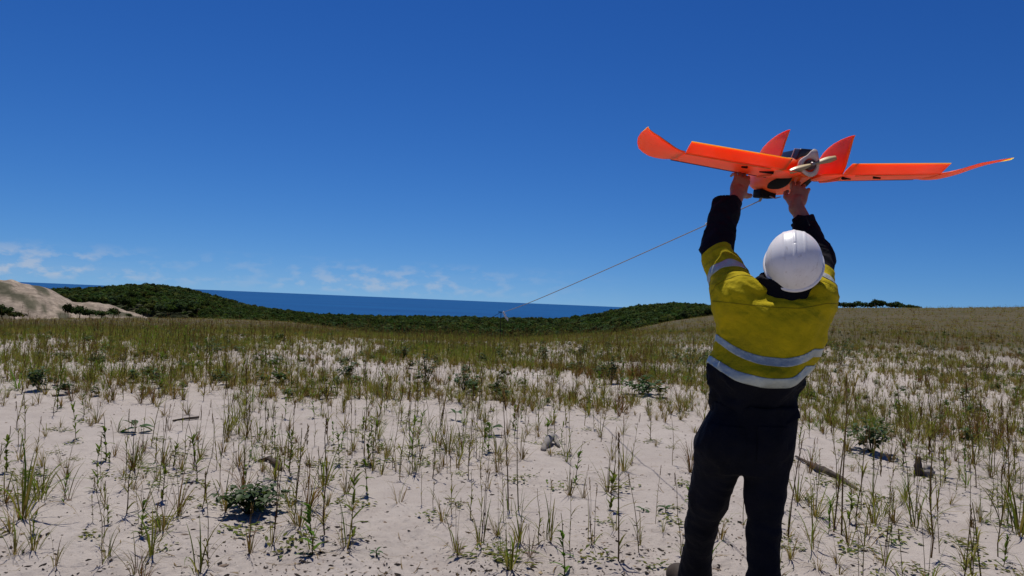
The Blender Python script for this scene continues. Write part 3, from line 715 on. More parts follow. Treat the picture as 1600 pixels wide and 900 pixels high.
for x, y in near:
    u = rgl.random()
    me, kd, L = rgl.choice(STALKS) if u < .37 else rgl.choice(WEEDS) if u < .6 else rgl.choice(TUFTS)
    o = link('grass_tuft' if kd in ('green', 'mixed', 'dry', 'rust', 'bright') else 'weed_stalk' if kd in ('stalk', 'leafy') else 'weed_mat', me, None, (x, y, gz(x, y)))
    s = rgl.uniform(.5, 1.2) if kd != 'weed' else rgl.uniform(.7, 1.5); o.scale = (s*rgl.uniform(.85, 1.3), s*rgl.uniform(.85, 1.3), s)
    o.rotation_euler = (rgl.uniform(-.08, .08), rgl.uniform(-.08, .08), rgl.uniform(0, 6.28))
    rel_ = s if kd == 'weed' else L*s/(.5 if kd == 'stalk' else .4 if kd == 'leafy' else .26); size = 'tiny ' if rel_ < .55 else 'short ' if rel_ < .8 else 'very tall ' if rel_ > 1.3 else 'tall ' if rel_ > 1.05 else ''
    if kd == 'weed': size = {'tiny ': 'tiny ', 'short ': 'small ', '': '', 'tall ': 'large ', 'very tall ': 'wide '}[size]
    tag(o, size+WORDS[kd]+' '+where(x, y), 'grass' if kd in ('green', 'mixed', 'dry', 'rust', 'bright') else 'weed', 'grass tufts and weeds on the bare sand')

def mass():
    protos = [proto('tuft', m_) for m_, _, _ in TUFTS]+[proto('stalk', m_) for m_, _, _ in STALKS]+[proto('weed', m_) for m_, _, _ in WEEDS]+[proto('shrublet', bush(350+q, .10, .20, 60, .06, .25*(q == 3), (.045, .088, .024))[0]) for q in range(4)]
    nt_, ns_ = len(TUFTS), len(STALKS)
    P, S, I = [], [], []
    rest = near_all[740:]
    for r0, r1, n, dens in ((9.6, 16, 8600, 1), (16, 24, 13500, 1), (24, 36, 18500, 1), (36, 62, 16000, 1.25), (62, 120, 17000, 1.6), (120, 240, 17000, 2.3)):
        x, y = candidates(n, r0, r1); z = terrain(x, y); m = len(x)
        if r0 > 50:
            az = np.degrees(np.arctan2(x, y)); ok = (np.hypot(x, y) < 172) | (az > 9); x, y, z = x[ok], y[ok], z[ok]; m = len(x)
        P.append(np.stack([x, y, z], -1)); S.append(rgn.uniform(.5, 1.28, m)*dens*(1+.45*pn(x*.25, y*.25, 3)))
        kd_ = np.array([q for _, q, _ in TUFTS]); gi_, mi_, di_, ri_ = (np.nonzero(np.isin(kd_, w))[0] for w in (['green', 'bright'], ['mixed'], ['dry'], ['rust']))
        u = rgn.rand(m); pick = lambda w: w[rgn.randint(0, len(w), m)]
        pb = np.clip(.6+1.0*pn(x*.14, y*.14, 11)+.2*(r0 > 30)+.3*(r0 > 60)+.3*sstep(3, 12, x)*(r0 < 40), .05, .92)
        k = np.where(rgn.rand(m) < pb, np.where(rgn.rand(m) < .55, pick(di_), pick(mi_)), np.where(rgn.rand(m) < .6, pick(gi_), pick(mi_)))
        k = np.where(rgn.rand(m) < sstep(.12, .4, pn(x*.4+31, y*.4, 2))*.7, pick(ri_), k)
        k = np.where(u < .10, nt_+rgn.randint(0, 8, m), k); k = np.where((u >= .10) & (u < .135) & (r0 < 50), nt_+8+rgn.randint(0, ns_-8, m), k)
        k = np.where((u > .93) & (r0 < 20), nt_+ns_+rgn.randint(0, 4, m), k); k = np.where((u > .90) & (u < .93) & (r0 < 60), nt_+ns_+4+rgn.randint(0, 4, m), k); I.append(k)
    P, S, I = np.vstack(P), np.concatenate(S), np.concatenate(I)
    if rest:
        q = np.array(rest); P = np.vstack([P, np.stack([q[:, 0], q[:, 1], terrain(q[:, 0], q[:, 1])], -1)]); S = np.concatenate([S, rgn.uniform(.6, 1.1, len(q))]); I = np.concatenate([I, rgn.randint(0, nt_, len(q))])
    sv = np.stack([S*rgn.uniform(.9, 1.4, len(S)), S*rgn.uniform(.9, 1.4, len(S)), S*rgn.uniform(.8, 1.1, len(S))], -1)
    far_ = np.hypot(P[:, 0], P[:, 1]) > 60; sv[far_, 2] *= .6; sv[far_, :2] *= 1.5
    scatter('grass', P, rgn.uniform(0, 6.28, len(P)), sv, I, protos, 'thin green and brown grass running back over the field', rgn.uniform(-.1, .1, (len(P), 2)))
mass()

# ------------------------------------------------------------------ litter on the sand
def litter():
    rg = np.random.RandomState(31); n = 22000
    az = np.radians(rg.uniform(-37, 37, n)); r = 3.5+rg.rand(n)**1.6*11; x, y = np.sin(az)*r, np.cos(az)*r
    ok = rg.rand(n) < .2+.8*sstep(.0, .4, pn(x*.8+3, y*.8)+.4*pn(x*2.5, y*2.5, 3)+.35*(1-sstep(4, 5.4, r))); x, y = x[ok], y[ok]; m = len(x)
    z = terrain(x, y)+.002; a = rg.uniform(0, 6.28, m); L = np.exp(rg.normal(-4.95, .6, m)); L = np.minimum(L, .032); w = L*rg.uniform(.15, .6, m); h = np.minimum(w, .008)*rg.uniform(.4, 1, m)
    ca, sa = np.cos(a), np.sin(a); V = np.zeros((m, 6, 3))
    for k, (u, v, t) in enumerate([(-1, 0, 0), (0, -1, -.3), (1, 0, .2), (0, 1, -.3), (-.3, .1, 1), (.5, -.1, .8)]):
        V[:, k, 0] = x+(u*L*ca-v*w*sa); V[:, k, 1] = y+(u*L*sa+v*w*ca); V[:, k, 2] = z+t*h
    T = np.array([(0, 1, 4), (1, 5, 4), (1, 2, 5), (2, 3, 5), (3, 4, 5), (3, 0, 4)])
    F_ = (np.arange(m)[:, None, None]*6+T).reshape(-1, 3)
    tone = rg.rand(m); c = np.where(tone[:, None] < .75, np.array([[.022, .017, .014]]), np.where(tone[:, None] < .9, np.array([[.14, .105, .08]]), np.array([[.28, .22, .14]])))*rg.uniform(.7, 1.3, (m, 1))
    me = quads_mesh('litter', V.reshape(-1, 3), F_, False, np.repeat(c, 6, 0)); me.materials.append(M_LITTER); tag(link('litter', me), 'dark scraps of charred bark and dry leaf strewn over the sand', kind='stuff')
    # dry straws lying flat
    V, Q, C = [], [], []; rgs = random.Random(5)
    for k in range(900):
        a = rgs.uniform(-.64, .64); rr = 3.6+rgs.random()**1.4*8; x, y = math.sin(a)*rr, math.cos(a)*rr
        if rgs.random() > float(sward(np.array([x]), np.array([y]))[0])+.25: continue
        L_ = rgs.uniform(.03, .14); az_ = rgs.uniform(0, 6.28)
        blade(V, Q, C, (x, y, 0), az_, L_, rgs.uniform(1.35, 1.6), rgs.uniform(-.3, .3), rgs.uniform(.0012, .0028), mixt(STRAW, RUST, rgs.random()), mixt(STRAW, DARK, rgs.random()*.8), 3, rgs.uniform(-.8, .8))
    V = np.array(V); V[:, 2] += terrain(V[:, 0], V[:, 1])+.004
    me = quads_mesh('dry_straw', V, np.array(Q), True, np.array(C)); me.materials.append(M_GRASS); tag(link('dry_straw', me), 'loose dry grass straws lying on the sand', kind='stuff')
def tint_mat(name, rough=.9):
    def bld(t, b):
        a = nd(t, 'ShaderNodeAttribute', attribute_name='tint'); t.links.new(a.outputs[0], b.inputs['Base Color'])
    return mat(name, (.1, .1, .1), rough, .1, build=bld)
M_LITTER = tint_mat('litter')
litter()

# branches, driftwood and stones
def rough_tube(seed, pts, rad, n=9, sub=7, knob=.25):
    rg = random.Random(seed); P = [np.array(p, float) for p in pts]; V, Q = [], []; L = []
    for k in range(len(P)-1):
        for j in range(sub): L.append((P[k]+(P[k+1]-P[k])*j/sub, rad[k]+(rad[k+1]-rad[k])*j/sub))
    L.append((P[-1], rad[-1])); d = P[-1]-P[0]; d /= np.linalg.norm(d); u = np.cross(d, [.1, .2, 1]); u /= np.linalg.norm(u); w = np.cross(d, u)
    for k, (p, r) in enumerate(L):
        for q in range(n):
            a = q*6.2832/n; f = 1+knob*float(pn(k*.45+seed, q*.7, seed*.3))*2
            V.append(p+r*f*(u*math.cos(a)+w*math.sin(a)))
    for k in range(len(L)-1):
        for q in range(n): a, b = k*n+q, k*n+(q+1) % n; Q.append((a, b, b+n, a+n))
    F_ = [tuple(q) for q in Q]+[tuple(range(n))[::-1], tuple((len(L)-1)*n+q for q in range(n))]
    return mesh('branch', V, F_)
M_WOOD = varied((.085, .068, .056), .5, 14, .004, 60, .9, .1, stretch=(1, 1, 1), dirt=((.03, .025, .02), .8, 9))
M_PALE = varied((.24, .22, .20), .35, 9, .004, 40, .9, .1, dirt=((.12, .09, .07), .7, 12))
def pp(px, py, dz=0.0): p = ground_at(px, py).copy(); p[2] += dz; return p
o = link('fallen_branch', rough_tube(3, [pp(1243, 716, .02), pp(1262, 727, .025), pp(1284, 741, .04), pp(1312, 750, .025), pp(1338, 767, .012)], [.009, .015, .032, .019, .010]), mats=M_WOOD)
tag(o, 'knobbly grey fallen branch lying on the sand right of the person', 'branch'); LAND.append((*pp(1290, 742)[:2], 'the fallen branch'))
o = link('curved_stick', rough_tube(5, [pp(405, 722, .01), pp(420, 722, .03), pp(432, 729, .03), pp(438, 736, .01)], [.014, .018, .02, .016]), mats=M_WOOD)
tag(o, 'short curved grey stick behind the lone round-leaved bush', 'stick')
o = link('thin_stick', rough_tube(6, [pp(270, 659, .012), pp(290, 657, .02), pp(310, 655, .02)], [.008, .011, .014]), mats=M_WOOD)
tag(o, 'thin dark stick lying on the sand right of the flat drooping seedling', 'stick')
st = empty('upright_driftwood', pp(1440, 744)); b0 = np.array(st.location)
def rel(*P): return [np.array(p)-b0 for p in P]
link('stub', rough_tube(8, [np.array([-.02, 0, -.03]), np.array([-.03, 0, .07]), np.array([-.035, .0, .17])], [.05, .036, .02]), st, mats=M_WOOD)
link('stone', rough_tube(9, [np.array([.045, 0, -.03]), np.array([.055, .0, .05]), np.array([.06, 0, .10])], [.055, .05, .02], knob=.4), st, mats=M_PALE)
tag(st, 'dark upright driftwood stub with a grey knob on the right-hand sand', 'driftwood')
o = link('driftwood_lump', rough_tube(11, [pp(848, 705, .01), pp(855, 697, .05), pp(864, 692, .07), pp(873, 700, .015)], [.022, .042, .035, .014], knob=.5), mats=M_PALE)
tag(o, 'pale weathered driftwood lump in the middle of the sand', 'driftwood'); LAND.append((*pp(860, 700)[:2], 'the pale driftwood lump'))
o = link('grey_stone', rough_tube(12, [pp(296, 552, .0), pp(302, 551, .06), pp(308, 552, .0)], [.06, .09, .05], knob=.4), mats=M_PALE)
tag(o, 'grey stone in the far left grass beside a leafy bush', 'stone')
o = link('root_scrap', rough_tube(14, [pp(905, 627, .01), pp(915, 625, .035), pp(926, 628, .01)], [.012, .026, .008], knob=.5), mats=M_WOOD)
tag(o, 'dark root scrap on the sand in front of the tall narrow bush', 'root')
# clods of damp sand in front
M_CLOD = varied((.24, .20, .175), .3, 30, .004, 90, .95, .05)
CL = []
for k in range(4):
    me = rough_tube(30+k, [np.array([-.8, 0, 0]), np.array([-.2, .1, .25]), np.array([.4, -.1, .2]), np.array([.8, 0, 0])], [.3, .7, .65, .25], n=7, sub=2, knob=.55); me.materials.append(M_CLOD); CL.append(me)
rgc = random.Random(8)
spots = [(420, 878), (427, 872), (546, 876), (590, 745), (578, 750), (755, 872), (1275, 862), (1290, 876), (700, 782), (725, 786), (1065, 760), (1052, 765), (740, 880), (1250, 850), (200, 890), (290, 888), (600, 882), (940, 872), (1420, 840), (1350, 860)]
for k, (px, py) in enumerate(spots):
    p = ground_at(px, py)
    o = link('sand_clod', CL[k % 4], None, p); s = rgc.uniform(.010, .022); o.scale = (s, s*.8, s*.6); o.rotation_euler = (rgc.uniform(-.3, .3), rgc.uniform(-.3, .3), rgc.uniform(0, 6))
    tag(o, 'small damp sand clod '+where(p[0], p[1]), 'clod', 'clods of damp sand')
# ------------------------------------------------------------------ the person: distance fields turned into surfaces
def seg(p, a, b, ra, rb, k=None):
    a, b = np.asarray(a, float), np.asarray(b, float); ba = b-a; t = np.clip(((p-a)@ba)/(ba@ba), 0, 1)
    return np.linalg.norm(p-a-t[:, None]*ba, axis=1)-(ra+(rb-ra)*t)
def ell(p, c, r, rot=None):
    q = p-np.asarray(c, float)
    if rot is not None: q = q@rot
    r = np.asarray(r, float); k0 = np.linalg.norm(q/r, axis=1); k1 = np.linalg.norm(q/(r*r), axis=1)+1e-9
    return k0*(k0-1)/k1
def smin(a, b, k):
    h = np.clip(.5+.5*(b-a)/k, 0, 1); return b+(a-b)*h-k*h*(1-h)
def smax(a, b, k): return -smin(-a, -b, k)
def chain(p, pts, rad, k=.02):
    d = None
    for i in range(len(pts)-1):
        s = seg(p, pts[i], pts[i+1], rad[i], rad[i+1]); d = s if d is None else smin(d, s, k)
    return d
def surface(fn, lo, hi, h, name, smooth=2):
    """surface nets: one continuous skin where fn crosses zero"""
    lo, hi = np.asarray(lo, float), np.asarray(hi, float); n = np.ceil((hi-lo)/h).astype(int)+1
    ax = [lo[i]+h*np.arange(n[i]) for i in range(3)]
    # coarse look first, so that the fine grid is only evaluated near the skin
    st = 4; cn = (n+st-1)//st+1
    cg = np.stack(np.meshgrid(*[lo[i]+h*st*np.arange(cn[i]) for i in range(3)], indexing='ij'), -1)
    cdist = fn(cg.reshape(-1, 3)).reshape(cn)
    far = np.repeat(np.repeat(np.repeat(cdist, st, 0), st, 1), st, 2)
    D = np.zeros(n); D[...] = far[st//2:, st//2:, st//2:][:n[0], :n[1], :n[2]] if False else far[:n[0], :n[1], :n[2]]
    idx = np.argwhere(np.abs(D) < h*st*2.1)
    P = lo+h*idx; out = np.empty(len(P))
    for s in range(0, len(P), 300000): out[s:s+300000] = fn(P[s:s+300000])
    D[idx[:, 0], idx[:, 1], idx[:, 2]] = out
    S = D < 0
    c = np.zeros(n-1, np.int8)
    for i in (0, 1):
        for j in (0, 1):
            for k in (0, 1): c += S[i:n[0]-1+i, j:n[1]-1+j, k:n[2]-1+k]
    act = np.argwhere((c > 0) & (c < 8)); vid = -np.ones(n-1, np.int64); vid[act[:, 0], act[:, 1], act[:, 2]] = np.arange(len(act))
    corners = [(i, j, k) for i in (0, 1) for j in (0, 1) for k in (0, 1)]
    val = {q: D[act[:, 0]+q[0], act[:, 1]+q[1], act[:, 2]+q[2]] for q in corners}
    acc = np.zeros((len(act), 3)); cnt = np.zeros(len(act))
    for q in corners:
        for a in range(3):
            if q[a]: continue
            w = list(q); w[a] = 1; w = tuple(w); va, vb = val[q], val[w]; m = (va < 0) != (vb < 0)
            t = np.where(m, va/np.where(m, va-vb, 1), 0); off = np.repeat(np.array([q], float), len(act), 0); off[:, a] += t
            acc += off*m[:, None]; cnt += m
    V = lo+h*(act+acc/cnt[:, None]); F_ = []
    for a in range(3):
        b, c2 = (a+1) % 3, (a+2) % 3
        sl0 = [slice(None)]*3; sl1 = [slice(None)]*3; sl0[a] = slice(0, -1); sl1[a] = slice(1, None)
        m = S[tuple(sl0)] != S[tuple(sl1)]; e = np.argwhere(m); e = e[(e[:, b] > 0) & (e[:, c2] > 0) & (e[:, b] < n[b]-1) & (e[:, c2] < n[c2]-1)]
        def cell(db, dc): q = e.copy(); q[:, b] -= db; q[:, c2] -= dc; return vid[q[:, 0], q[:, 1], q[:, 2]]
        qd = np.stack([cell(1, 1), cell(0, 1), cell(0, 0), cell(1, 0)], -1); ins = S[tuple(e.T)]
        F_.append(np.where(ins[:, None], qd, qd[:, ::-1]))
    F_ = np.vstack(F_)
    for _ in range(smooth):                                                # gentle relaxing
        s = np.zeros_like(V); k = np.zeros(len(V))
        for i in range(4):
            np.add.at(s, F_[:, i], V[F_[:, (i+1) % 4]]); np.add.at(k, F_[:, i], 1); np.add.at(s, F_[:, (i+1) % 4], V[F_[:, i]]); np.add.at(k, F_[:, (i+1) % 4], 1)
        V = V*.5+.5*s/k[:, None]
    return V, F_
def vnormals(V, F_):
    n = np.cross(V[F_[:, 2]]-V[F_[:, 0]], V[F_[:, 3]]-V[F_[:, 1]]); N = np.zeros_like(V)
    for i in range(4): np.add.at(N, F_[:, i], n)
    return N/(np.linalg.norm(N, axis=1)[:, None]+1e-12)
def clip_faces(V, N, F_, fields):
    """cut polygons by several scalar fields, keeping the part where all are >= 0; fields are per-vertex"""
    A = np.hstack([V, N]+[f[:, None] for f in fields]); nf = len(fields)
    FV = A[:, 6:][F_]; keep = ~np.any(np.all(FV < 0, axis=1), axis=1); inside = np.all(np.all(FV >= 0, axis=1), axis=1)
    out_v, out_f, key = [], [], {}
    def vid(a):
        k = tuple(np.round(a[:3], 6))
        if k not in key: key[k] = len(out_v); out_v.append(a[:6])
        return key[k]
    for fi in np.nonzero(keep)[0]:
        poly = [A[i] for i in F_[fi]]
        if not inside[fi]:
            for c in range(nf):
                res = []
                for i in range(len(poly)):
                    p, q = poly[i], poly[(i+1) % len(poly)]; sp_, sq = p[6+c], q[6+c]
                    if sp_ >= 0: res.append(p)
                    if (sp_ >= 0) != (sq >= 0): res.append(p+(q-p)*(sp_/(sp_-sq)))
                poly = res
                if len(poly) < 3: break
            if len(poly) < 3: continue
        ids = [vid(a) for a in poly]; ids = [a for i, a in enumerate(ids) if a != ids[i-1]]
        if len(ids) >= 3: out_f.append(ids)
    ov = np.array(out_v); return ov[:, :3], ov[:, 3:6], out_f

PD = 3.02                                              # the person stands about three metres away
# joints
L_SH, L_EL, L_WR = at(1152, 466, 3.03), at(1119, 392, 3.24), at(1152, 304, 3.43)
R_SH, R_EL, R_WR = at(1271, 467, 3.03), at(1281, 404, 3.25), at(1244, 320, 3.38)
PEL = at(1170, 672, 3.06); NECK = at(1228, 452, 3.02); HEAD = at(1231, 420, 3.0)
R_HIP, R_KN, R_AN = at(1199, 712, 3.05), at(1193, 832, 3.04), at(1192, 962, 3.0)
L_HIP, L_KN, L_AN = at(1126, 712, 3.07), at(1097, 826, 3.26), at(1085, 902, 3.46)
R_AN[2] = gz(R_AN[0], R_AN[1])+.09; L_AN[2] = gz(L_AN[0], L_AN[1])+.09

# --- shirt
RING = [(460, 1198, 1260, .065, 3.03), (467, 1172, 1272, .095, 3.03), (477, 1142, 1284, .122, 3.03), (500, 1128, 1288, .138, 3.035), (530, 1125, 1284, .142, 3.045), (560, 1117, 1269, .138, 3.055),
        (590, 1115, 1248, .130, 3.065), (620, 1115, 1240, .126, 3.07), (645, 1118, 1242, .126, 3.07), (664, 1122, 1241, .126, 3.07), (676, 1126, 1235, .124, 3.07)]
_rz, _rc, _ry, _ra, _rb = [], [], [], [], []
for py, xl, xr, b, Y in RING:
    a_, c_ = at(xl, py, Y), at(xr, py, Y); _rz.append((a_[2]+c_[2])/2); _rc.append((a_[0]+c_[0])/2); _ra.append((c_[0]-a_[0])/2); _ry.append(Y); _rb.append(b)
_o = np.argsort(_rz); _rz, _rc, _ry, _ra, _rb = (np.array(q)[_o] for q in (_rz, _rc, _ry, _ra, _rb))
def torso(p, grow=0.0, e=2.35):
    z = p[:, 2]; a, b = np.interp(z, _rz, _ra)+grow, np.interp(z, _rz, _rb)+grow
    dx, dy = np.abs(p[:, 0]-np.interp(z, _rz, _rc)), np.abs(p[:, 1]-np.interp(z, _rz, _ry))
    k = (np.power(dx/a, e)+np.power(dy/b, e)+1e-9)**(1/e)
    return np.maximum((k-1)*np.minimum(a, b), np.maximum(_rz[0]-z, z-_rz[-1]))
def ridge(p, d, f, stretch, seed, w=.5):
    """long soft folds running along direction d"""
    d = np.asarray(d, float); d = d/np.linalg.norm(d); u = np.cross(d, [0, 1, 0]); u /= np.linalg.norm(u); v = np.cross(d, u)
    x, y, z = (p@u)*f, (p@v)*f, (p@d)*f/stretch
    x = x+w*pn(x*.5, y*.5, z*.5+seed); return 1-2*np.abs(pn(x+seed, y, z))-.55
def arm_t(p, a, b):
    ba = b-a; t = ((p-a)@ba)/(ba@ba); return t, np.linalg.norm(p-a-np.clip(t, 0, 1)[:, None]*ba, axis=1)
L_CUFF, R_CUFF = at(1136, 318, 3.375), at(1254, 344, 3.345)
def shirt_core(p):
    d = torso(p, .0)
    # shoulder yoke
    d = smin(d, seg(p, at(1192, 472, 3.02), L_SH, .050, .085), .05); d = smin(d, seg(p, at(1258, 474, 3.02), R_SH, .050, .076), .05)
    for s, e, c, r in ((L_SH, L_EL, L_CUFF, (.088, .066, .060)), (R_SH, R_EL, R_CUFF, (.074, .056, .050))):
        arm = smin(seg(p, s, e, r[0], r[1]), seg(p, e, c, r[1], r[2]), .02)
        cd_ = (c-e)/np.linalg.norm(c-e); arm = smax(arm, (p-c)@cd_-.004, .006)
        d = smin(d, arm, .055)
    # loose cloth hanging in front and bloused over the waist
    d = smin(d, ell(p, at(1182, 585, 3.0), (.17, .13, .07)), .06)
    return d
def shirt_fn(p):
    d = shirt_core(p)
    body = 1-sstep(.02, .09, np.abs(torso(p)))*.0
    tl, dl = arm_t(p, L_SH, L_EL); tr, dr = arm_t(p, R_SH, R_EL); onarm = np.maximum(sstep(.15, .45, tl)*(1-sstep(.09, .14, dl)), sstep(.1, .4, tr)*(1-sstep(.09, .14, dr)))
    f2, _ = arm_t(p, L_EL, L_CUFF); _, df = arm_t(p, L_EL, L_CUFF); _, dg = arm_t(p, R_EL, R_CUFF); onfore = np.maximum(1-sstep(.07, .11, df), 1-sstep(.07, .11, dg))
    onarm = np.maximum(onarm, onfore)
    zc = p[:, 2]; waist = 1-sstep(1.02, 1.22, zc); up = sstep(1.2, 1.42, zc)
    # long diagonal pulls from the raised shoulders, swags at the waist, creases round the arms
    w1 = ridge(p, (.55, .1, .8), 7.5, 3.2, 1.3); w2 = ridge(p, (-.7, .1, .65), 8, 3.4, 5.1); w3 = ridge(p, (1, .1, .12), 13, 3.2, 8.7); w4 = ridge(p, (.9, .2, -.35), 16, 2.4, 3.3)
    d = d-(1-onarm)*(.018*w1*(.45+.55*(1-up))+.015*w2*(.4+.6*waist)+.015*w3*waist+.012*w4*up+.005*ridge(p, (.7, .2, .6), 27, 3, 6.1)+.004*ridge(p, (-.8, .1, .4), 30, 3, 12.3))
    d = d-onarm*(.013*ridge(p, (.9, .3, .35), 14, 2.2, 2.2)+.010*ridge(p, (-.8, .2, .5), 20, 2.2, 7.7))
    return d+.0015*pn(p[:, 0]*45, p[:, 1]*45, p[:, 2]*45)
SV_, SF_ = surface(shirt_fn, (.66, 2.80, .80), (1.52, 3.52, 1.88), .0075, 'shirt', 1)
SN_ = vnormals(SV_, SF_)
# open the bottom hem: keep what lies above it
hem_z = np.interp(SV_[:, 0], [at(1112, 636, 2.95)[0], at(1150, 668, 2.95)[0], at(1200, 672, 2.95)[0], at(1250, 652, 2.95)[0]],
                  [at(1112, 640, 2.95)[2], at(1150, 668, 2.95)[2], at(1200, 672, 2.95)[2], at(1250, 655, 2.95)[2]])
f_hem = SV_[:, 2]-hem_z
def zline(pts, Y=2.92):
    q = np.array([at(px, py, Y) for px, py in pts]); o_ = np.argsort(q[:, 0]); g_ = np.linspace(q[:, 0].min(), q[:, 0].max(), 300); w_ = np.interp(g_, q[o_, 0], q[o_, 2])
    for _ in range(400): w_[1:-1] = (w_[:-2]+2*w_[1:-1]+w_[2:])/4
    return np.interp(SV_[:, 0], g_, w_)
mid_c = zline([(1113, 505), (1123, 514), (1130, 528), (1142, 543), (1160, 554), (1185, 563), (1228, 567), (1262, 559), (1275, 552)])
low_c = zline([(1104, 546), (1110, 552), (1124, 570), (1146, 587), (1192, 597), (1232, 597), (1250, 588), (1262, 580)])
tl, dl = arm_t(SV_, L_SH, L_EL); tr, dr = arm_t(SV_, R_SH, R_EL); tf, df = arm_t(SV_, L_EL, L_CUFF); tg, dg = arm_t(SV_, R_EL, R_CUFF)
on_l = (dl < .125) & (tl > .12) & (torso(SV_) > .0); on_r = (dr < .12) & (tr > .08) & (torso(SV_) > -.01)
# positive = yellow, in metres along the cloth
lenl, lenr = np.linalg.norm(L_EL-L_SH), np.linalg.norm(R_EL-R_SH)
f_yel = SV_[:, 2]-(low_c-.02)
tilt_l = .10*(SV_[:, 0]-L_EL[0])/.06*.25
f_arm_l = (.90-tl)*lenl+tilt_l*.1; f_arm_r = (.60-tr)*lenr
f_arm_l = np.where(df < .085, np.minimum(f_arm_l, np.where(tf > .12, -.05, f_arm_l)), f_arm_l)
f_arm_r = np.where((dg < .08) & (tg > .1), -.05, f_arm_r)
right_arm = (dr < .13) & (tr > .35) | ((dg < .09) & (SV_[:, 2] > R_SH[2]+.02)); left_arm = (dl < .13) & (tl > .4) | (df < .1)
f_yel = np.where(left_arm, f_arm_l, np.where(right_arm, f_arm_r, f_yel))

def cloth(c, fuzz=.6, amt=.12, dirt=None, sheen=.0):
    def bld(t, b):
        n = noise_node(t, 9, 6, .65); out = ramp(t, n, [(.3, tuple(x*(1-amt) for x in c)), (.7, tuple(x*(1+amt) for x in c))])
        if dirt: out = mixc(t, ramp(t, noise_node(t, 5, 6, .7), [(.52, 0.0), (.8, dirt[1])]), out, dirt[0])
        t.links.new(out, b.inputs['Base Color'])
        h = mth(t, 'ADD', mth(t, 'MULTIPLY', noise_node(t, 34, 5, .6), 1.0), mth(t, 'MULTIPLY', noise_node(t, 500, 2, .5), .10)); bump(t, b, h, .7, .010)
    return mat('cloth', c, .85, .12, build=bld)
M_YEL = cloth((.44, .345, .006), dirt=((.23, .18, .015), .5)); M_NAVY = cloth((.0042, .0050, .0092), amt=.3, dirt=((.013, .013, .015), .3))
def skin_bld(t, b):
    c = ramp(t, noise_node(t, 28, 5, .6), [(.3, (.24, .105, .068)), (.7, (.33, .16, .108))]); t.links.new(c, b.inputs['Base Color'])
    b.inputs['Subsurface Weight'].default_value = .15; b.inputs['Subsurface Radius'].default_value = (.02, .008, .004); b.inputs['Subsurface Scale'].default_value = .3
    bump(t, b, noise_node(t, 160, 4, .6), .4, .002)
M_SKIN = mat('skin', (.42, .22, .15), .5, .35, build=skin_bld)
def tape_bld(t, b):
    c = ramp(t, noise_node(t, 14, 5, .6), [(.3, (.33, .38, .345)), (.7, (.49, .55, .50))])
    c = mixc(t, ramp(t, noise_node(t, 6, 5, .7), [(.5, 0.0), (.8, .5)]), c, (.28, .29, .25)); t.links.new(c, b.inputs['Base Color'])
    bump(t, b, noise_node(t, 38, 4, .6), .7, .008)
M_TAPE = mat('reflective tape', (.5, .55, .52), .42, .5, .25, build=tape_bld)

# ------------------------------------------------------------------ hands: palm and five bent fingers around what they hold
def frame(along, thumb):
    z = np.asarray(along, float); z /= np.linalg.norm(z); x = np.asarray(thumb, float); x = x-(x@z)*z; x /= np.linalg.norm(x); return np.stack([x, np.cross(z, x), z], 1)   # columns
def hand(wrist, along, thumb, flip, curl, tcurl, splay=.10):
    """distance pieces in world space. local x = thumb side, z = along the palm, y*flip = palm side"""
    M = frame(along, thumb); T = lambda q: wrist+M@np.asarray(q, float)
    parts = []
    parts.append(('box', T((.0, 0, .052)), M, (.039, .0135, .044), .012))
    parts.append(('seg', T((0, 0, -.02)), T((.0, 0, .02)), .029, .030)); parts.append(('ell', T((.022, .010*flip, .035)), M, (.022, .018, .036)))
    parts.append(('ell', T((-.022, .008*flip, .04)), M, (.018, .015, .038)))
    lens = [(.044, .027, .022), (.048, .031, .023), (.044, .029, .022), (.034, .022, .019)]
    for k in range(4):
        x = .031-.0205*k; z = (.094, .098, .093, .084)[k]; p = np.array([x, 0, z]); sp_ = splay*(1.5-k); r = (.0095, .0098, .0092, .0082)[k]
        knuckle = p.copy(); prev = np.array([x*.75, 0, z-.035]); ang = 0
        parts.append(('seg', T(prev), T(p), r*1.15, r*1.08))
        for j in range(3):
            ang += curl[k][j]; d = np.array([math.sin(sp_)*math.cos(ang), flip*math.sin(ang), math.cos(ang)*math.cos(sp_)]); q = p+d*lens[k][j]
            parts.append(('fin', T(p), T(q), r*(1.02-.08*j), r*(.95-.09*j))); p = q
    p = np.array([.024, .004*flip, .012]); ang = tcurl[0]; up = tcurl[1]
    for j, (L_, r) in enumerate(((.046, .0145), (.034, .0115), (.027, .0100))):
        a = ang-tcurl[2]*j; d = np.array([math.sin(a), flip*math.sin(up)*(1+.4*j), math.cos(a)]); d /= np.linalg.norm(d); q = p+d*L_; parts.append(('fin' if j else 'seg', T(p), T(q), r, r*.9)); p = q
    return parts
def hand_d(p, parts):
    d = None; fing = None
    for q in parts:
        if q[0] == 'box':
            l = np.abs((p-q[1])@q[2])-np.array(q[3])+q[4]; s = np.linalg.norm(np.maximum(l, 0), axis=1)+np.minimum(l.max(1), 0)-q[4]; k = .012
        elif q[0] == 'ell': s = ell(p, q[1], q[3], q[2]); k = .012
        else: s = seg(p, q[1], q[2], q[3], q[4]); k = .006 if q[0] == 'fin' else .01
        d = s if d is None else smin(d, s, k)
    return d
C1 = [(.25, .35, .25), (.3, .4, .3), (.35, .45, .3), (.4, .5, .35)]
LH_DIR = at(1162, 272, 3.475)-L_WR
RH_DIR = at(1252, 290, 3.42)-R_WR
LHAND = hand(L_WR, LH_DIR, (1, .30, .1), 1, [(.5, .5, .4), (.5, .55, .4), (.5, .6, .4), (.55, .6, .4)], (.95, .45, .2), .08)
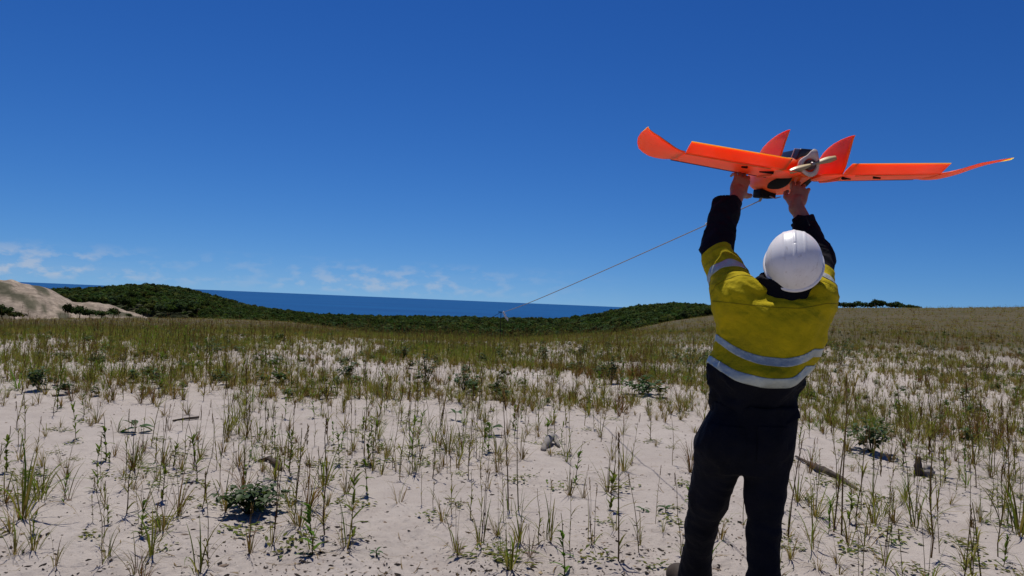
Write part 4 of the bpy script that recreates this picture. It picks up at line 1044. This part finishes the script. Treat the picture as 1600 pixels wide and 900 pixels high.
RHAND = hand(R_WR, RH_DIR, (-1, .20, .0), -1, [(.5, .8, .5), (.55, .8, .5), (.6, .8, .5), (.6, .8, .5)], (.70, .35, .5), .14)
# --- head: tilted back to look up at the aircraft
TILT = R(56)
HM = np.array(Matrix.Rotation(R(-16), 3, 'Z') @ Matrix.Rotation(TILT, 3, 'X') @ Matrix.Rotation(R(-3), 3, 'Y'))       # local y = face, z = crown
def H_(q): return HEAD+HM@np.asarray(q, float)
def head_d(p):
    q = (p-HEAD)@HM
    d = ell(q, (0, 0, .03), (.076, .096, .095)); d = smin(d, ell(q, (0, .028, -.055), (.056, .066, .062)), .03)          # skull, jaw
    d = smin(d, ell(q, (0, .078, -.092), (.024, .02, .018)), .02)                                                        # chin
    d = smin(d, seg(q, (0, .092, .015), (0, .112, -.028), .010, .015), .014)                                             # nose
    d = smin(d, ell(q, (.013, .104, -.03), (.009, .009, .008)), .008); d = smin(d, ell(q, (-.013, .104, -.03), (.009, .009, .008)), .008)
    d = smin(d, seg(q, (-.04, .088, .028), (.04, .088, .028), .010, .010), .012)                                         # brow
    for s in (-1, 1):
        d = smax(d, -ell(q, (s*.032, .101, .008), (.018, .014, .011)), .008); d = smin(d, ell(q, (s*.032, .082, .008), (.0125, .0125, .0125)), .002)   # sockets, eyes
        e = ell(q, (s*.081, -.005, -.005), (.010, .022, .032)); e = smax(e, -ell(q, (s*.092, .002, -.004), (.008, .012, .02)), .004); d = smin(d, e, .006)      # ears
        d = smin(d, ell(q, (s*.042, .07, -.035), (.022, .02, .022)), .02)
    d = smin(d, seg(q, (-.018, .095, -.058), (.018, .095, -.058), .006, .006), .006); d = smin(d, seg(q, (-.015, .093, -.068), (.015, .093, -.068), .007, .007), .006)
    d = smax(d, -seg(q, (-.02, .103, -.063), (.02, .103, -.063), .0025, .0025), .003)
    return d
def body_fn(p):
    d = smin(head_d(p), seg(p, H_((0, -.012, -.05)), NECK+np.array([0, .0, -.03]), .056, .062), .04)
    d = smin(d, seg(p, NECK+np.array([-.02, 0, -.08]), PEL, .085, .11), .05)
    for s, e, w in ((L_SH, L_EL, L_WR), (R_SH, R_EL, R_WR)):
        d = smin(d, seg(p, NECK+np.array([0, 0, -.06]), s, .05, .05), .04); d = smin(d, seg(p, s, e, .05, .042), .03)
        m_ = e+(w-e)*.3; d = smin(d, chain(p, [e, m_, w], [.042, .044, .029]), .02)
    for h_, k_, a_ in ((L_HIP, L_KN, L_AN), (R_HIP, R_KN, R_AN)):
        d = smin(d, chain(p, [PEL, h_, k_, k_+(a_-k_)*.3, a_], [.09, .065, .036, .036, .030], .02), .03)
    return smin(smin(d, hand_d(p, LHAND), .012), hand_d(p, RHAND), .012)
# head, trunk and limbs coarse, forearms and hands fine, then one closed voxel skin over everything
BV, BF = surface(body_fn, (.62, 2.82, -.02), (1.5, 3.66, 2.12), .0042, 'body', 1)
person = link('person', quads_mesh('person', BV, BF), mats=M_SKIN)
tag(person, 'person in white hard hat and yellow navy work shirt holding an orange aircraft overhead', 'person')

# shirt pieces
nv, nn, fy = clip_faces(SV_, SN_, SF_, [f_hem, f_yel]); mv, mn, fn_ = clip_faces(SV_, SN_, SF_, [f_hem, -f_yel])
off = len(nv); allv = np.vstack([nv, mv]); faces = fy+[[i+off for i in q] for q in fn_]
me = mesh('shirt', allv, faces); me.materials.append(M_YEL); me.materials.append(M_NAVY)
me.polygons.foreach_set('material_index', [0]*len(fy)+[1]*len(fn_))
bm = bmesh.new(); bm.from_mesh(me); bmesh.ops.remove_doubles(bm, verts=bm.verts, dist=.0004); bm.to_mesh(me); bm.free()
shirt = link('shirt', me, person); tag(shirt, 'long-sleeved work shirt, yellow above and navy below')
def tape(fields, label, parent=None, thick=.0028):
    v, n, f = clip_faces(SV_, SN_, SF_, fields)
    o = link('reflective_tape', mesh('reflective_tape', v+n*thick, f), shirt, mats=M_TAPE)
    md = o.modifiers.new('edge', 'SOLIDIFY'); md.thickness = thick*.9; md.offset = -1; tag(o, label); return o
ntor = np.where(left_arm | right_arm, -1.0, 1.0)
tape([np.minimum(.0165-np.abs(SV_[:, 2]-mid_c), ntor)], 'silver tape round the middle of the back')
tape([np.minimum(.0195-np.abs(SV_[:, 2]-low_c), ntor)], 'silver tape along the hem of the yellow cloth')
on_sl = np.where((dl < .13) & (tl > .1) & (tl < .8) & (SV_[:, 0] < at(1172, 440, 3.0)[0]), 1.0, -1.0)
tape([np.minimum(.021-np.abs((tl-.44)*lenl+.12*(SV_[:, 0]-L_SH[0]+.06)), on_sl)], 'silver tape round the left upper sleeve')
on_sr = np.where((dr < .13) & (tr > -.1) & (tr < .6) & (SV_[:, 0] > at(1268, 440, 3.0)[0]), 1.0, -1.0)
tape([np.minimum(.018-np.abs((tr-.22)*lenr), on_sr)], 'silver tape round the right upper sleeve')
# seams
def seam(fields, parent=None):
    v, n, f = clip_faces(SV_, SN_, SF_, fields); o = link('seam', mesh('seam', v+n*.0012, f), shirt, mats=M_SEAM); return o
M_SEAM = cloth((.20, .165, .006), amt=.3)
yoke = zline([(1120, 470), (1150, 474), (1200, 480), (1250, 482), (1295, 474)])
back = np.where((SV_[:, 1] < 3.02) & ~(left_arm | right_arm), 1.0, -1.0)
seam([.0014-(SV_[:, 2]-yoke), .0014+(SV_[:, 2]-yoke), back])
seam([.0014-(tl-.10)*lenl, .0014+(tl-.10)*lenl, np.where((dl < .115) & (SV_[:, 2] > 1.36), 1.0, -1.0)])
seam([.0014-(tr-.02)*lenr, .0014+(tr-.02)*lenr, np.where((dr < .105) & (SV_[:, 2] > 1.36), 1.0, -1.0)])
# collar
def collar_fn(p):
    a = np.array([0.05, -.30, 1]); a /= np.linalg.norm(a); q = p-(NECK+np.array([-.006, -.004, .0])); h_ = q@a; rad = q-h_[:, None]*a; rr = np.sqrt((rad[:, 0]/1.22)**2+(rad[:, 1]/1.02)**2)
    d = np.maximum(np.abs(rr-(.080+.10*np.abs(h_-.015)+.008*pn(p[:, 0]*22, p[:, 1]*22, p[:, 2]*22)))-.009, np.abs(h_-.006)-.042)
    return smin(d, seg(p, at(1184, 438, 3.0), at(1194, 452, 3.0), .015, .02), .015)              # turned-up collar point
cv, cf = surface(collar_fn, NECK-np.array([.2, .17, .15]), NECK+np.array([.18, .17, .15]), .005, 'collar', 2)
link('collar', quads_mesh('collar', cv, cf), shirt, mats=M_NAVY)

# --- trousers
def trouser_fn(p):
    zs = np.array([at(1160, y, 3.06)[2] for y in (760, 735, 700, 665, 640)]); o_ = np.argsort(zs)
    cx_ = np.array([at(x, y, 3.06)[0] for x, y in ((1156, 760), (1158, 735), (1160, 700), (1171, 665), (1178, 640))]); aw = np.array([.08, .145, .184, .180, .166]); bw = np.array([.07, .11, .138, .135, .128])
    z = p[:, 2]; a, b = np.interp(z, zs[o_], aw[o_]), np.interp(z, zs[o_], bw[o_])
    k = (np.power(np.abs(p[:, 0]-np.interp(z, zs[o_], cx_[o_]))/a, 2.3)+np.power(np.abs(p[:, 1]-3.06)/b, 2.3)+1e-9)**(1/2.3)
    pel = np.maximum((k-1)*np.minimum(a, b), np.maximum(at(1160, 734, 3.06)[2]-z, z-at(1170, 630, 3.06)[2]))
    lk, rk = L_KN+np.array([0, .02, 0]), R_KN
    lg = chain(p, [L_HIP+np.array([.0, 0, .03]), L_HIP+(lk-L_HIP)*.55, lk, lk+(L_AN-lk)*.55, L_AN+np.array([0, 0, -.015])], [.098, .083, .064, .060, .076], .02)
    rgl_ = chain(p, [R_HIP+np.array([0, 0, .03]), R_HIP+(rk-R_HIP)*.5, rk, rk+(R_AN-rk)*.5, R_AN+np.array([0, 0, -.02])], [.096, .080, .062, .062, .068], .02)
    d = smin(pel, smin(lg, rgl_, .010), .045)
    d = smin(d, ell(p, at(1195, 690, 2.99), (.085, .07, .09)), .05); d = smin(d, ell(p, at(1140, 692, 2.99), (.085, .07, .09)), .05)
    d = np.maximum(d, .035-(p[:, 2]-0))
    low = 1-sstep(.45, .85, p[:, 2]); kn = np.exp(-((p[:, 2]-.44)/.14)**2); hm_ = np.exp(-((p[:, 2]-.12)/.1)**2)
    d = d-(.008+.011*kn+.012*hm_)*ridge(p, (1, .25, -.25), 15, 2.4, 4.4)*.8-.007*ridge(p, (.25, .1, 1), 8, 4, 9.9)*(1-kn)-.006*ridge(p, (.8, .2, .55), 12, 3, 2.7)*sstep(.5, .8, p[:, 2])
    return d
tv, tf_ = surface(trouser_fn, (.66, 2.78, .0), (1.42, 3.72, 1.02), .0085, 'trousers', 1)
tn = vnormals(tv, tf_)
trousers = link('trousers', quads_mesh('trousers', tv, tf_), person, mats=M_NAVY); tag(trousers, 'dark navy work trousers')
for xc, lab in ((1138, 'left back pocket'), (1206, 'right back pocket')):
    c0 = at(xc, 695, 2.93); v, n, f = clip_faces(tv, tn, tf_, [np.minimum(np.minimum(.062-np.abs(tv[:, 0]-c0[0]), .072-np.abs(tv[:, 2]-c0[2])-.12*np.abs(tv[:, 0]-c0[0])*(tv[:, 2] < c0[2])), np.where(tv[:, 1] < 3.03, 1.0, -1.0))])
    o = link('pocket', mesh('pocket', v+n*.004, f), trousers, mats=M_NAVY); md = o.modifiers.new('edge', 'SOLIDIFY'); md.thickness = .0035; md.offset = -1
# --- boots
M_BOOT = varied((.05, .036, .026), .3, 30, .002, 120, .7, .25)
for a_, yaw in ((R_AN, -.12), (L_AN, .25)):
    f_ = np.array([math.sin(-yaw), math.cos(-yaw), 0]); g0 = np.array([a_[0], a_[1], gz(a_[0], a_[1])])
    def boot_fn(p):
        d = seg(p, g0+np.array([0, 0, .16]), g0+np.array([0, 0, .07])-f_*.01, .056, .052)
        d = smin(d, seg(p, g0+np.array([0, 0, .055])-f_*.03, g0+np.array([0, 0, .05])+f_*.15, .048, .05), .03); d = smin(d, ell(p, g0+f_*.17+np.array([0, 0, .045]), (.052, .06, .045)), .03)
        return np.maximum(d, (g0[2]+.022)-p[:, 2])
    def sole_fn(p):
        d = smin(seg(p, g0-f_*.045, g0+f_*.02, .047, .042), seg(p, g0+f_*.02, g0+f_*.175, .042, .056), .03); return np.maximum(d, np.abs(p[:, 2]-(g0[2]+.012))-.018)
    bv, bf = surface(boot_fn, g0-.3, g0+.32, .008, 'boot', 2); b = link('boot', quads_mesh('boot', bv, bf), person, mats=M_BOOT)
    bv, bf = surface(sole_fn, g0-.3, g0+.32, .008, 'sole', 1); link('sole', quads_mesh('sole', bv, bf), b, mats=mat('sole rubber', (.02, .02, .02), .8, .2))
# --- hair at the nape
def hair_fn(p):
    q = (p-HEAD)@HM; d = ell(q, (0, -.012, .02), (.082, .098, .1)); d = np.maximum(d, q[:, 1]-.02); d = smax(d, -(q[:, 2]+.085), .02)
    return d+.004*pn(q[:, 0]*90, q[:, 1]*90, q[:, 2]*30)
hv, hf = surface(hair_fn, HEAD-.16, HEAD+.16, .005, 'hair', 1)
link('hair', quads_mesh('hair', hv, hf), person, mats=varied((.025, .018, .013), .4, 60, .003, 200, .6, .3))
# --- hard hat
def hat_local(u, v):
    """u = angle round (0 = front), v = 0 rim .. 1 crown"""
    a = u; fx, fy = math.sin(a), math.cos(a); ph = v*math.pi/2
    e = .86; rx, ry, hz = .114, .136, .138
    c, s = max(math.cos(ph), 0)**e, math.sin(ph)**.92
    x, y, z = fx*rx*c, fy*ry*c, hz*s
    rid = 0
    for k, xc in ((0, 0.0), (1, .04), (2, -.04)): rid += (.003 if k == 0 else .002)*math.exp(-((x-xc)/.005)**4)*min(1, max(0, (z-.055)/.03))
    n_ = np.array([x/rx**2, y/ry**2, z/hz**2]); n_ /= np.linalg.norm(n_)+1e-9
    return np.array([x, y, z])+n_*rid
NU, NV = 128, 44
HV, HF = [], []
for j in range(NV+1):
    for i in range(NU): HV.append(hat_local(i*2*math.pi/NU, j/NV))
for j in range(NV):
    for i in range(NU): a = j*NU+i; b = j*NU+(i+1) % NU; HF.append((a, b, b+NU, a+NU))
hat = empty('hard_hat', (0, 0, 0)); hat.parent = person
HATO = HEAD+HM@np.array([0, .0, .028])+np.array([.022, 0, .004])
hat.matrix_world = Matrix.Translation(HATO) @ Matrix(HM.tolist()).to_4x4() @ Matrix.Scale(.94, 4)
def hat_bld(t, b):
    c = mixc(t, ramp(t, noise_node(t, 9, 6, .7), [(.5, 0.0), (.85, .55)]), (.78, .77, .77), (.47, .41, .36))
    c = mixc(t, ramp(t, noise_node(t, 45, 5, .7, stretch=(1, .25, 1)), [(.58, 0.0), (.70, .5)]), c, (.4, .36, .33)); t.links.new(c, b.inputs['Base Color'])
    bump(t, b, noise_node(t, 30, 3, .5), .2, .001)
M_HAT = mat('white hard hat plastic', (.78, .77, .77), .38, .4, build=hat_bld)
sh = link('shell', mesh('shell', HV, HF), hat, mats=M_HAT); md = sh.modifiers.new('thick', 'SOLIDIFY'); md.thickness = .003; md.offset = -1
tag(hat, 'scuffed white hard hat with a raised middle ridge')
RV, RF = [], []; prof_r = [(.0, .004), (.008, .003), (.011, -.003), (.0105, -.007), (.006, -.006), (-.003, -.001)]
for i in range(NU):
    a = i*2*math.pi/NU; fx, fy = math.sin(a), math.cos(a); peak = .036*max(0, math.cos(a))**3
    for (o_, z_) in prof_r: RV.append(((.114+o_)*fx, (.136+o_+peak*(o_ > .004))*fy, z_-peak*.28*(o_ > .004)))
m6 = len(prof_r)
for i in range(NU):
    for j in range(m6): a, b = i*m6+j, ((i+1) % NU)*m6+j; a2, b2 = i*m6+(j+1) % m6, ((i+1) % NU)*m6+(j+1) % m6; RF.append((a, b, b2, a2))
link('brim', mesh('brim', RV, RF), hat, mats=M_HAT)
M_BLK = mat('black plastic', (.008, .008, .009), .8, .1)
for s in (-1, 1):                      # accessory slots at the temples
    V, F_ = [], []
    for i, (dy, dz) in enumerate(((-.010, .008), (.010, .008), (.010, .022), (-.010, .022))):
        for k in (0, 1): V.append((s*(.1128+.003*k), -.012+dy, dz+.004))
    F_ = [(0, 2, 4, 6), (1, 3, 5, 7), (0, 1, 3, 2), (2, 3, 5, 4), (4, 5, 7, 6), (6, 7, 1, 0)]
    link('accessory_slot', mesh('accessory_slot', V, F_, False), hat, mats=M_BLK)
# ------------------------------------------------------------------ the aircraft (local x = forward, y = left wing, z = up, origin at the propeller hub)
def eul(yaw, pt, rl):
    B = Matrix(((0, -1, 0), (1, 0, 0), (0, 0, 1))); return B @ Matrix.Rotation(yaw, 3, 'Z') @ Matrix.Rotation(-pt, 3, 'Y') @ Matrix.Rotation(rl, 3, 'X')
AM = eul(R(5.02), R(6.07), R(1.17)); AP = Vector((1.3409, 3.345, 2.037))
craft = empty('model_aircraft'); craft.matrix_world = Matrix.Translation(AP) @ AM.to_4x4()
tag(craft, 'bright orange twin-finned foam aircraft with rear propeller held up at arms length', 'aircraft')
def A_(*p): return np.array(AP+AM @ Vector(p))
def foam_bld(t, b):
    n = noise_node(t, 12, 5, .6); c = ramp(t, n, [(.3, (.92, .085, .007)), (.7, (1.0, .11, .011))])
    c = mixc(t, ramp(t, noise_node(t, 16, 6, .7), [(.60, 0.0), (.8, .45)]), c, (.55, .06, .012)); t.links.new(c, b.inputs['Base Color'])
    b.inputs['Subsurface Weight'].default_value = .85; b.inputs['Subsurface Radius'].default_value = (1.0, .14, .03); b.inputs['Subsurface Scale'].default_value = .045
    bump(t, b, noise_node(t, 240, 3, .6), .25, .002)
M_FOAM = mat('orange foam', (1, .12, .015), .45, .35, build=foam_bld)
M_PLATE = varied((.52, .46, .44), .2, 20, .001, 80, .5, .3); M_PROP = varied((.40, .32, .17), .12, 20, 0, 80, .35, .4)
M_METAL = mat('motor metal', (.22, .2, .2), .35, .5, .9)
AF = [(1.0, .0), (.9, .06), (.7, .16), (.5, .25), (.3, .30), (.15, .27), (.05, .17), (.0, .0)]
AFL = [(.05, -.13), (.15, -.18), (.3, -.2), (.5, -.17), (.7, -.11), (.9, -.04)]
def loft(secs, name, cap=True):
    """secs: (leading point, trailing point, thickness, up); airfoil sections joined into one skin"""
    prof_ = AF+AFL; m = len(prof_); V, F_ = [], []
    for le, te, th, up in secs:
        le, te, up = np.array(le, float), np.array(te, float), np.array(up, float); up /= np.linalg.norm(up)
        for u, w in prof_: V.append(le+(te-le)*u+up*(w*th*2+ (.12*th if u > .99 else 0)))
    for k in range(len(secs)-1):
        for j in range(m): a, b = k*m+j, k*m+(j+1) % m; F_.append((a, a+m, b+m, b))
    if cap: F_.append(tuple(range(m))); F_.append(tuple((len(secs)-1)*m+j for j in range(m))[::-1])
    return mesh(name, V, F_)
def fix(o):
    bm = bmesh.new(); bm.from_mesh(o.data); bmesh.ops.recalc_face_normals(bm, faces=bm.faces); bm.to_mesh(o.data); bm.free()
    for p in o.data.polygons: p.use_smooth = len(p.vertices) <= 4
    o.data.update()
def ap(name, me, m_, parent=None):
    o = link(name, me, parent or craft, mats=m_); fix(o); return o
zw = lambda y: -.038+.085*(abs(y)-.15)
UP = lambda s, t: (0, -s*math.sin(t), math.cos(t))
for s in (1, -1):
    sec = []
    for y in (.05, .12, .2, .3, .4, .5, .58, .612):
        le = .205-.1*max(0, y-.25); sec.append(((le, s*y, zw(y)-.010), (-.03, s*y, zw(y)), .030-.012*(y/.6), UP(s, .1)))
    w = ap('wing', loft(sec, 'wing'), M_FOAM)
    # elevon, set up about thirty degrees
    sec = [((-.034, s*y, zw(y)+.001), (-.105, s*y, zw(y)+.044), .009-.003*(y/.6), (.5, 0, .86)) for y in (.138, .3, .45, .60)]
    e = ap('elevon', loft(sec, 'elevon'), M_FOAM)
    # winglet sweeping back and up
    tipz = lambda y: zw(.612)+.074*max(0, (y-.62)/.2)**1.6
    sec = []
    for y, l, t in ((.607, .172, -.055), (.64, .178, -.058), (.67, .176, -.062), (.70, .166, -.07), (.73, .146, -.082), (.76, .114, -.098), (.785, .07, -.12), (.805, .008, -.148), (.818, -.075, -.176), (.823, -.155, -.196)):
        k = min(1, max(0, (y-.61)/.10))*min(1, (.825-y)/.06); cant = min(1.0, .1+1.0*max(0, (y-.63)/.19))
        sec.append(((l, s*(y+.018*k), tipz(y)-.006-.016*k), (t, s*(y-.016*k), tipz(y)+.012*k), .028-.015*(y-.6)/.22, UP(s, cant)))
    ap('winglet', loft(sec, 'winglet'), M_FOAM)
    # fin
    sec = []
    for z, l, t, y in ((-.062, .22, .05, .160), (-.045, .25, .022, .158), (-.02, .262, -.002, .157), (.0, .262, -.016, .156), (.03, .250, -.030, .154), (.055, .232, -.041, .153), (.08, .198, -.051, .152), (.10, .154, -.060, .151), (.115, .104, -.067, .150), (.126, .046, -.073, .150), (.132, -.008, -.077, .150), (.1345, -.05, -.079, .150)):
        sec.append(((l, s*y, z), (t, s*y, z), .016 if z < .1 else .009, (0, s, 0)))
    ap('fin', loft(sec, 'fin'), M_FOAM)
    # carbon spar showing along the leading edge, control horn under the elevon
    V, F_ = [], []
    limb(V, F_, (.205, s*.12, zw(.12)-.0125), (.2055, s*.25, zw(.25)-.0125), .006, .0055, 8); limb(V, F_, (.2055, s*.2495, zw(.2495)-.0125), (.171, s*.605, zw(.605)-.012), .0055, .0045, 8); o = ap('spar', mesh('spar', V, F_), M_BLK)
    V, F_ = [], []; limb(V, F_, (-.0, s*.3, zw(.3)-.012), (-.012, s*.33, zw(.33)-.016), .006, .004, 6); ap('control_horn', mesh('control_horn', V, F_), M_BLK)
    V, F_ = [], []; limb(V, F_, (.05, s*.22, zw(.22)-.016), (.02, s*.165, zw(.17)-.014), .003, .007, 6); ap('servo', mesh('servo', V, F_), M_BLK)
    # hinge tape and panel joints
    V, F_ = [], []
    for y in np.linspace(.2, .6, 9): V += [(-.022, s*y, zw(y)-.0045-.004*(1-y/.6)), (-.030, s*y, zw(y)-.0035)]
    for k in range(8): F_.append((2*k, 2*k+1, 2*k+3, 2*k+2))
    o = ap('hinge_tape', mesh('hinge_tape', V, F_), varied((.75, .16, .05), .2, 30)); md = o.modifiers.new('t', 'SOLIDIFY'); md.thickness = .0016; md.offset = 0
# fuselage: x, half width, top, bottom
FS = [(.028, .047, .040, -.052), (.06, .058, .040, -.058), (.10, .074, .042, -.068), (.15, .094, .044, -.088), (.21, .108, .046, -.108), (.28, .115, .05, -.122), (.37, .112, .05, -.126), (.45, .098, .045, -.117), (.53, .076, .034, -.098), (.60, .050, .016, -.075), (.645, .026, -.006, -.052), (.66, .006, -.022, -.034)]
_fx = np.array(FS)
def fus(x, ph, off=0.0):
    hw, tp, bt = (np.interp(x, _fx[:, 0], _fx[:, k]) for k in (1, 2, 3)); c, s = math.cos(ph), math.sin(ph); zc = (tp+bt)/2; hh = (tp-bt)/2
    e = .78; y = math.copysign(abs(c)**e, c)*hw; z = zc+math.copysign(abs(s)**e, s)*hh
    n = np.array([0, c/hw, s/hh]); n /= np.linalg.norm(n); return np.array([x, y, z])+n*off
V, F_ = [], []; NP = 40
xs = np.concatenate([np.linspace(.028, .6, 26), [.62, .638, .652, .66]])
for x in xs:
    for k in range(NP): V.append(fus(x, k*2*math.pi/NP))
for i in range(len(xs)-1):
    for k in range(NP): a, b = i*NP+k, i*NP+(k+1) % NP; F_.append((a, b, b+NP, a+NP))
F_.append(tuple(range(NP))); F_.append(tuple((len(xs)-1)*NP+k for k in range(NP)))
fusel = ap('fuselage', mesh('fuselage', V, F_), M_FOAM)
for s in (1, -1):                          # black almond-shaped skid pads on the rear flanks
    V, F_ = [], []; nx, npz = 14, 8
    for i in range(nx+1):
        t = i/nx; x = .085+.175*t; h_ = .40*math.sin(math.pi*t)**.7; pc = -.98+.12*t
        for j in range(npz+1):
            ph = pc+(j/npz*2-1)*h_; ph = ph if s > 0 else math.pi-ph; V.append(fus(x, ph, .0025))
    for i in range(nx):
        for j in range(npz): a = i*(npz+1)+j; F_.append((a, a+1, a+npz+2, a+npz+1))
    o = ap('skid_pad', mesh('skid_pad', V, F_), M_BLK); md = o.modifiers.new('t', 'SOLIDIFY'); md.thickness = .003
# battery hatch box on top
def rbox(lo, hi, r=.006, taper=0.0):
    bm = bmesh.new(); bmesh.ops.create_cube(bm, size=1.0)
    for v in bm.verts:
        f = [lo[i]+(hi[i]-lo[i])*(v.co[i]+.5) for i in range(3)]
        if taper and v.co[2] > 0: f[1] *= 1-taper
        v.co = f
    bmesh.ops.bevel(bm, geom=bm.edges[:], offset=r, segments=2, affect='EDGES', profile=.6); me = bpy.data.meshes.new('box'); bm.to_mesh(me); bm.free(); return me
M_CARB = mat('carbon', (.018, .018, .022), .3, .5)
hatch = ap('battery_hatch', rbox((.045, -.052, .02), (.26, .052, .074), .008, .3), M_CARB)
ap('strap', rbox((.10, -.055, .022), (.106, .055, .079), .002, .3), varied((.5, .45, .5), .1), hatch)
# motor mount: a plate with a round hole and a bracket tab
V, F_ = [], []; n = 36
for x in (.012, .022):
    for k in range(n):
        a = k*2*math.pi/n; ro = .050+.026*math.exp(-((a-math.pi/2-.25)/.32)**2)+.004*math.cos(3*a); V += [(x, .031*math.cos(a), .031*math.sin(a)-.004), (x, ro*math.cos(a), ro*math.sin(a)-.004)]
for k in range(n):
    a, b = 2*k, 2*((k+1) % n); F_ += [(a, b, b+1, a+1), (a+2*n, a+1+2*n, b+1+2*n, b+2*n), (a+1, b+1, b+1+2*n, a+1+2*n), (a, a+2*n, b+2*n, b)]
ap('motor_mount', mesh('motor_mount', V, F_, False), M_PLATE)
V, F_ = [], []
limb(V, F_, (.07, 0, -.004), (.0, 0, -.002), .024, .024, 20); limb(V, F_, (.004, 0, 0), (-.014, 0, 0), .006, .005, 10)
ap('motor', mesh('motor', V, F_), mat('motor can', (.10, .05, .045), .4, .5, .6))
prop = empty('propeller'); prop.parent = craft; prop.location = (-.014, 0, 0)
V, F_ = [], []; limb(V, F_, (.008, 0, 0), (-.012, 0, 0), .010, .007, 14); o = link('hub', mesh('hub', V, F_), prop, mats=M_METAL); fix(o)
for s, ang in ((1, R(-23)), (-1, R(-19))):
    ca, sa = math.cos(ang), math.sin(ang); V, F_ = [], []; st_ = 12
    for k in range(st_+1):
        t = k/st_; r_ = .006+.108*t; ch = .014+.018*math.sin(min(1, t*1.35)*math.pi*.62)-.022*max(0, t-.72)**1.1*2; tw = R(48-32*t)
        for q, (u, w_) in enumerate(((-.5, 0), (0, .11), (.5, 0), (0, -.06))):
            cx_ = u*ch*math.sin(tw)+w_*ch*math.cos(tw); cz_ = u*ch*math.cos(tw)-w_*ch*math.sin(tw)
            y_, z_ = s*r_, cz_; V.append((cx_, y_*ca-z_*sa, y_*sa+z_*ca))
    for k in range(st_):
        for q in range(4): a, b = k*4+q, k*4+(q+1) % 4; F_.append((a, b, b+4, a+4))
    F_ += [(0, 1, 2, 3), tuple(st_*4+q for q in range(4))]
    o = link('blade', mesh('blade', V, F_), prop, mats=M_PROP); fix(o)
# launch hook and camera pod under the belly
hook = ap('camera_pod', rbox((.30, .015, -.148), (.39, .10, -.105), .008), M_BLK)
V, F_ = [], []
limb(V, F_, (.30, .05, -.138), (.255, .04, -.150), .004, .003, 6); limb(V, F_, (.255, .04, -.150), (.235, .02, -.142), .003, .002, 6); ap('release_wire', mesh('release_wire', V, F_), M_METAL)
V, F_ = [], []; limb(V, F_, (.34, .07, -.14), (.34, .082, -.166), .008, .006, 8); ap('tow_hook', mesh('tow_hook', V, F_), M_METAL)

# ------------------------------------------------------------------ bungee line and its pole
HK = A_(.34, .082, -.164); PT = at(785, 488, 33.0); gzp = gz(PT[0], PT[1])
pole = empty('launch_pole', (PT[0]-.06, PT[1], gzp)); hp = PT[2]-gzp
V, F_ = [], []; limb(V, F_, (0, 0, -.1), (0, 0, hp+.02), .017, .015, 10); link('post', mesh('post', V, F_), pole, mats=M_BLK)
link('crosspiece', rbox((-.12, -.02, hp-.01), (.06, .02, hp+.03), .005), pole, mats=M_BLK)
tag(pole, 'thin dark launch pole standing at the edge of the grass in front of the forest', 'pole')
RV_, RF_ = [], []
for i in range(13):
    t = i/12
    for j in range(7):
        u = j/6-.5; RV_.append((.02+.24*t+.02*math.sin(7*t)+u*.06*math.sin(2.6*t+.4), .02*math.sin(9*t+5*u), -.34*t+u*.08+.015*math.sin(4*u+6*t)))
for i in range(12):
    for j in range(6): a = i*7+j; RF_.append((a, a+1, a+8, a+7))
rag = link('rag', mesh('rag', RV_, RF_), None, (PT[0]+.0, PT[1]-.03, PT[2]+.01), mats=varied((.72, .72, .74), .1, 12)); md = rag.modifiers.new('t', 'SOLIDIFY'); md.thickness = .012
tag(rag, 'white rag tied to the bungee line at the launch pole', 'rag')
def cord(a, b, ra, sag, n=40, rb=None):
    V, F_ = [], []; a, b = np.array(a), np.array(b); pts = [a+(b-a)*t-np.array([0, 0, sag*4*t*(1-t)]) for t in np.linspace(0, 1, n)]
    d = (b-a)/np.linalg.norm(b-a); u = np.cross(d, [0, 0, 1]); u /= np.linalg.norm(u); w = np.cross(u, d)
    for k_, p in enumerate(pts):
        for q in range(6): V.append(p+(ra if rb is None else ra+(rb-ra)*min(1, k_*1.6/n))*(u*math.cos(q*1.0472)+w*math.sin(q*1.0472)))
    for k in range(n-1):
        for q in range(6): x, y = k*6+q, k*6+(q+1) % 6; F_.append((x, y, y+6, x+6))
    return V, F_
V, F_ = cord(HK, PT, .0027, .05, 60, .010); o = link('bungee_cord', mesh('bungee_cord', V, F_), mats=varied((.26, .24, .22), .3, 60)); tag(o, 'thin tan bungee line stretched from the aircraft to the launch pole', 'cord')
KN = HK+(PT-HK)*.028
V, F_ = [], []; limb(V, F_, KN-(PT-HK)*.0004, KN+(PT-HK)*.0004, .0075, .0075, 8); link('knot', mesh('knot', V, F_), o, mats=varied((.6, .58, .54), .2))
g2 = at(702, 522, 36.0); g2[2] = gz(g2[0], g2[1])
V, F_ = cord(PT+np.array([-.1, 0, -.02]), g2, .008, .03, 16); o = link('guy_line', mesh('guy_line', V, F_), mats=M_BLK); tag(o, 'slack dark guy line from the launch pole down to the grass', 'cord')
